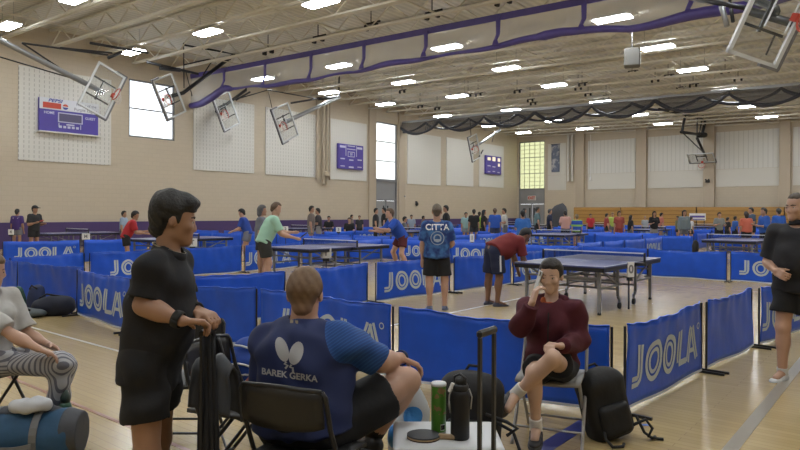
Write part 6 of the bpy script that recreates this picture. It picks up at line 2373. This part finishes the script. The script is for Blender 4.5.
M_NAVYB = mat('bag_navy', (0.012, 0.016, 0.034), 0.75, var=0.3, scale=10)
heap(54, 9.75, 'long dark navy duffel bag at the foot of the plain barrier', [((0, 0, 0.13), (0.33, 0.18, 0.16)), ((0.12, 0, 0.2), (0.18, 0.15, 0.10))], M_NAVYB, THETA, strap=[(-0.2, -0.02, 0.26), (-0.05, -0.1, 0.33), (0.1, -0.02, 0.29)])
heap(37, 9.95, 'dark blue backpack standing against the plain barrier', [((0, 0, 0.2), (0.14, 0.12, 0.22)), ((0.0, 0.02, 0.36), (0.09, 0.08, 0.07))], mat('bag_blue', (0.022, 0.035, 0.10), 0.75), THETA, 'backpack', strap=[(-0.05, -0.1, 0.38), (0, -0.14, 0.44), (0.06, -0.09, 0.38)])
heap(18.5, 10.0, 'small green bag leaning at the outer end of the plain barrier', [((0, 0, 0.16), (0.12, 0.10, 0.20)), ((0.0, 0, 0.32), (0.07, 0.06, 0.09))], mat('bag_green', (0.030, 0.085, 0.060), 0.75), THETA, strap=[(-0.05, -0.08, 0.3), (0, -0.12, 0.40), (0.05, -0.08, 0.32)])
heap(28, 9.55, 'flat grey bag lying before the dark bags at the barrier', [((0, 0, 0.06), (0.28, 0.15, 0.07)), ((-0.08, 0, 0.10), (0.14, 0.10, 0.04))], mat('bag_grey', (0.10, 0.12, 0.13), 0.75), THETA, strap=[(-0.1, -0.1, 0.12), (0, -0.15, 0.15), (0.1, -0.1, 0.12)])
heap(695.5, 24.6, 'black bag standing by the gap at the far end of the barriers', [((0, 0, 0.28), (0.13, 0.11, 0.30))], mat('bag_black', (0.012, 0.012, 0.013), 0.75), THETA)


def backpack(px, d, label, W, H, D, yaw, tilt, material, straps):
    p = ground(px, d)
    t = thing('backpack', label, 'backpack', (p.x, p.y, 0), yaw)
    Rm = np.array(Matrix.Rotation(tilt[1], 3, 'Y') @ Matrix.Rotation(tilt[0], 3, 'X'))
    T_ = lambda v: Rm @ np.array(v, float)
    s = SDF()
    s.box(T_((0, 0, H * 0.45)), (W / 2, D / 2, H * 0.45), Rm, rnd=0.07, k=0.03)
    s.ell(T_((0, 0, H * 0.80)), (W * 0.46, D * 0.5, H * 0.20), Rm, k=0.06)
    sdf_obj('body', s, 0.011, material, t, [((0, 0, -1), 0.0)], lambda X, Y, Z: 0.005 * np.sin(21 * X + 6 * Z) * np.sin(19 * Z + 5 * Y))
    s = SDF().box(T_((0, -D * 0.52, H * 0.30)), (W * 0.36, D * 0.18, H * 0.22), Rm, rnd=0.04, k=0.02)
    sdf_obj('front_pocket', s, 0.011, material, t, [((0, 0, -1), 0.0)])
    zp = MB().tube([T_((W * 0.40 * math.cos(a), -D * 0.36, H * 0.55 + H * 0.36 * math.sin(a))) for a in np.linspace(0, math.pi, 15)], 0.005, 5)
    zp.build('zipper', mat('zip_dark', (0.035, 0.035, 0.04), 0.4), t, True)
    MB().tube([T_((-0.05, D * 0.2, H * 0.96)), T_((-0.03, D * 0.2, H * 1.03)), T_((0.03, D * 0.2, H * 1.03)), T_((0.05, D * 0.2, H * 0.96))], 0.010, 6).build('grab_handle', material, t, True)
    for st in straps:
        MB().tube(st, 0.011, 6).build('strap', material, t, True)
    return t


M_BP = mat('backpack_black', (0.006, 0.006, 0.007), 0.7, var=0.4, scale=14, bump=0.4, bscale=18)
backpack(613, 4.52, 'black backpack leaning upright on the floor right of the girl in maroon', 0.33, 0.50, 0.20, THETA + 0.3, (-0.10, -0.22), M_BP,
         [[(0.10, -0.08, 0.10), (0.20, -0.10, 0.14), (0.24, -0.12, 0.08), (0.20, -0.13, 0.03), (0.27, -0.14, 0.012), (0.30, -0.16, 0.012)],
          [(0.15, -0.06, 0.16), (0.19, -0.1, 0.05), (0.24, -0.12, 0.012), (0.28, -0.10, 0.012)],
          [(-0.12, -0.08, 0.10), (-0.15, -0.14, 0.05), (-0.13, -0.19, 0.012), (-0.06, -0.20, 0.012), (-0.02, -0.16, 0.012)]])
backpack(467, 4.05, 'black backpack on the floor behind the white stool and steel bottle', 0.40, 0.58, 0.24, THETA - 0.1, (-0.06, 0.08), mat('backpack_charcoal', (0.012, 0.012, 0.014), 0.8, var=0.4, scale=14, bump=0.4, bscale=18),
         [[(0.17, -0.10, 0.30), (0.28, -0.16, 0.26), (0.33, -0.18, 0.12), (0.32, -0.18, 0.012), (0.26, -0.16, 0.012)], [(0.12, -0.1, 0.34), (0.24, -0.2, 0.33), (0.30, -0.22, 0.30), (0.24, -0.2, 0.25)]])

# ------------------------------------------------------------------ white stool and the things on it
ps = ground(447, 3.27)
t = thing('plastic_stool', 'white plastic stool standing between the man in navy and the suitcase handle', 'stool', (ps.x, ps.y, 0), THETA)
M_STOOL = mat('stool_white', (0.56, 0.57, 0.59), 0.4)
s = SDF().box((0, 0, 0.432), (0.27, 0.20, 0.020), rnd=0.018, k=0.02)
sdf_obj('seat', s, 0.01, M_STOOL, t)
s = SDF().box((0, 0, 0.395), (0.25, 0.18, 0.035), rnd=0.02, k=0.02)
sdf_obj('skirt', s, 0.012, M_STOOL, t)
for a in (-1, 1):
    for b_ in (-1, 1):
        MB().bar((a * 0.25, b_ * 0.18, 0.0), (a * 0.22, b_ * 0.155, 0.39), 0.045, 0.045).build('leg', M_STOOL, t)
ZS = 0.452


def on_stool(px, py):
    l, u = (px - CX + ROLL * (py - CY)) / FOC, -((py - CY) - ROLL * (px - CX)) / FOC
    return atd(px, py, (ZS - CAMH) / u)


p = on_stool(438.5, 432)
t = thing('snack_can', 'tall green snack can with white lid on the white stool', 'can', (p.x, p.y, ZS))


def can_mat():
    m, nt, b_ = new_mat('can_print')
    tc = N(nt, 'ShaderNodeTexCoord')
    no = N(nt, 'ShaderNodeTexNoise')
    no.inputs['Scale'].default_value = 26
    nt.links.new(tc.outputs['Object'], no.inputs['Vector'])
    s_ = N(nt, 'ShaderNodeSeparateXYZ')
    nt.links.new(tc.outputs['Object'], s_.inputs[0])
    g1 = math_node(nt, 'GREATER_THAN', no.outputs['Fac'], 0.56)
    zz = math_node(nt, 'GREATER_THAN', s_.outputs['Z'], 0.10)
    c = mix_rgb(nt, math_node(nt, 'MULTIPLY', g1, zz), (0.055, 0.19, 0.018), (0.20, 0.13, 0.055))
    nt.links.new(c, b_.inputs['Base Color'])
    b_.inputs['Roughness'].default_value = 0.35
    return m


MB().lathe([(0.0, 0.0), (0.037, 0.0), (0.038, 0.004), (0.038, 0.236), (0.037, 0.24)], 24).build('tube', can_mat(), t, True)
MB().lathe([(0.0385, 0.0), (0.0388, 0.006), (0.0385, 0.01)], 24).build('base_rim', M_GREY_METAL, t, True)
MB().lathe([(0.0395, 0.238), (0.0395, 0.250), (0.036, 0.254), (0.0, 0.252)], 24).build('lid', mat('lid_white', (0.62, 0.64, 0.66), 0.4), t, True)
g = [[Vector((0.0384 * math.cos(a), 0.0384 * math.sin(a), z)) for z in (0.018, 0.05)] for a in np.linspace(THETA - 1.35, THETA - 0.75, 5)]
MB().sheet(g, 0.0012).build('barcode_patch', M_WHITE, t)
mb = MB()
for k, a in enumerate(np.linspace(THETA - 1.3, THETA - 0.8, 9)):
    mb.bar((0.0393 * math.cos(a), 0.0393 * math.sin(a), 0.022), (0.0393 * math.cos(a), 0.0393 * math.sin(a), 0.046), 0.0022, 0.001)
mb.build('barcode', M_RUBBER, t)

p = on_stool(460, 438)
t = thing('steel_bottle', 'black steel water bottle with loop lid on the white stool', 'bottle', (p.x, p.y, ZS))
MB().lathe([(0.0, 0), (0.044, 0), (0.047, 0.006), (0.047, 0.215), (0.043, 0.232), (0.036, 0.24)], 24).build('body', mat('bottle_black', (0.007, 0.006, 0.007), 0.5), t, True)
MB().lathe([(0.040, 0.238), (0.041, 0.243), (0.041, 0.262), (0.036, 0.27)], 22).build('collar', M_DARK_METAL, t, True)
MB().lathe([(0.026, 0.268), (0.027, 0.29), (0.022, 0.302), (0.0, 0.304)], 18).build('lid', mat('lid_black', (0.018, 0.018, 0.02), 0.5), t, True)
MB().tube([(-0.03, 0, 0.262), (-0.034, 0, 0.30), (0.0, 0, 0.318), (0.034, 0, 0.30), (0.03, 0, 0.262)], 0.007, 8).build('carry_loop', MATS['lid_black'], t, True)
rx_, ry_ = RT.xy, FW.xy
P_ = lambda a, b_, z: (rx_[0] * a - ry_[0] * b_, rx_[1] * a - ry_[1] * b_, z)
MB().tube([P_(-0.042, 0.02, 0.25), P_(-0.055, 0.02, 0.22), P_(-0.058, 0.02, 0.17), P_(-0.050, 0.02, 0.13), P_(-0.056, 0.02, 0.19)], 0.004, 6).build('cord', mat('cord_grey', (0.32, 0.31, 0.29), 0.6), t, True)
MB().tube([P_(0.042, 0.02, 0.25), P_(0.056, 0.02, 0.21), P_(0.050, 0.02, 0.15)], 0.004, 6).build('cord', MATS['cord_grey'], t, True)
MB().box(P_(-0.046, 0.015, 0.255), (0.018, 0.014, 0.05), Matrix.Rotation(THETA, 3, 'Z') @ Matrix.Rotation(0.4, 3, 'Y'), ch=0.004).build('clip_tag', M_WHITE, t)

p = on_stool(424, 438)
t = thing('table_tennis_bat', 'dark bat with pale wooden handle lying flat on the white stool', 'bat', (p.x, p.y, ZS), THETA - 0.12)
mb = MB()
n_ = 24
out = [(0.085 * math.cos(a) * (1.0 if math.cos(a) < 0 else 0.93), 0.074 * math.sin(a)) for a in np.linspace(0, 2 * math.pi, n_, endpoint=False)]
for z0_, z1_, nm, mt in ((0.0, 0.006, 'rubber', mat('bat_rubber_dark', (0.03, 0.012, 0.012), 0.6)), (0.006, 0.013, 'blade', mat('blade_wood', (0.36, 0.25, 0.13), 0.5)), (0.013, 0.020, 'rubber', mat('bat_rubber_grey', (0.035, 0.037, 0.045), 0.55))):
    MB().add([(x, y, z0_) for x, y in out] + [(x, y, z1_) for x, y in out], [tuple(range(n_ - 1, -1, -1)), tuple(range(n_, 2 * n_))] + [(i, (i + 1) % n_, n_ + (i + 1) % n_, n_ + i) for i in range(n_)]).build(nm, mt, t)
s = SDF().box((0.125, 0, 0.0125), (0.055, 0.016, 0.0122), rnd=0.008, k=0.01)
sdf_obj('handle', s, 0.005, mat('handle_wood', (0.36, 0.25, 0.14), 0.5), t)

p = ground(411, 3.72)
t = thing('plastic_bag', 'thin white plastic bag with a blue disc print behind the white stool', 'bag', (p.x, p.y, 0), THETA)
M_BAG = mat('bag_film', (0.55, 0.60, 0.66), 0.35, trans=0.25)
s = SDF().ell((0, 0, 0.22), (0.13, 0.11, 0.23), k=0.05).ell((0.02, 0, 0.44), (0.085, 0.05, 0.14), k=0.06)
bagb = sdf_obj('film', s, 0.013, M_BAG, t, [((0, 0, -1), 0.0)], lambda X, Y, Z: 0.009 * np.sin(30 * X + 16 * Z) * np.sin(22 * Z - 9 * X + 6 * Y))
P, F = [(0, 0)], []
for i in range(1, 4):
    P += [(0.055 * i / 3 * math.cos(a), 0.055 * i / 3 * math.sin(a)) for a in np.linspace(0, 2 * math.pi, 20, endpoint=False)]
F = [(0, 1 + j, 1 + (j + 1) % 20) for j in range(20)] + [(1 + i * 20 + j, 1 + i * 20 + (j + 1) % 20, 21 + i * 20 + (j + 1) % 20, 21 + i * 20 + j) for i in range(2) for j in range(20)]
back_print(bagb, (0.015, 0, 0.415), (1, 0, 0), (0, 0, 1), (0, 1, 0), [(P, F)], mat('disc_blue', (0.03, 0.20, 0.55), 0.5), 'disc_print', 0.004)
for q in (-1, 1):
    MB().tube([(q * 0.04, 0, 0.54), (q * 0.055, 0, 0.60), (q * 0.03, 0, 0.64), (q * 0.01, 0, 0.56)], 0.010, 6).build('handle', M_BAG, t, True)
s = SDF().ell((-0.085, -0.075, 0.30), (0.05, 0.045, 0.07), k=0.02)
sdf_obj('blue_corner', s, 0.012, MATS['disc_blue'], t, (), lambda X, Y, Z: 0.006 * np.sin(50 * X + 26 * Z))
p = ground(647.5, 4.78)
struct(MB().box((p.x, p.y, 0.004), (0.06, 0.035, 0.002), Matrix.Rotation(0.6, 3, 'Z')).build('trim_11', mat('tape_blue', (0.10, 0.20, 0.55), 0.5)))


# chairs under the people who sit in the far crowd
far_chair = None
for (px, d, fc, lab) in SITTERS:
    lab2 = 'far black folding chair under the ' + lab.replace('seated person in', 'one in').replace('person in', 'one in').replace('woman in', 'one in').split(',')[0]
    lab2 = ' '.join(lab2.split()[:15])
    if far_chair is None:
        far_chair = folding_chair(ground(px, d), facing(fc), lab2, CB, M_BLACK_METAL)
        far_chair['group'] = 'folding chairs in the far crowd'
    else:
        dup(far_chair, ground(px, d), facing(fc), lab2)
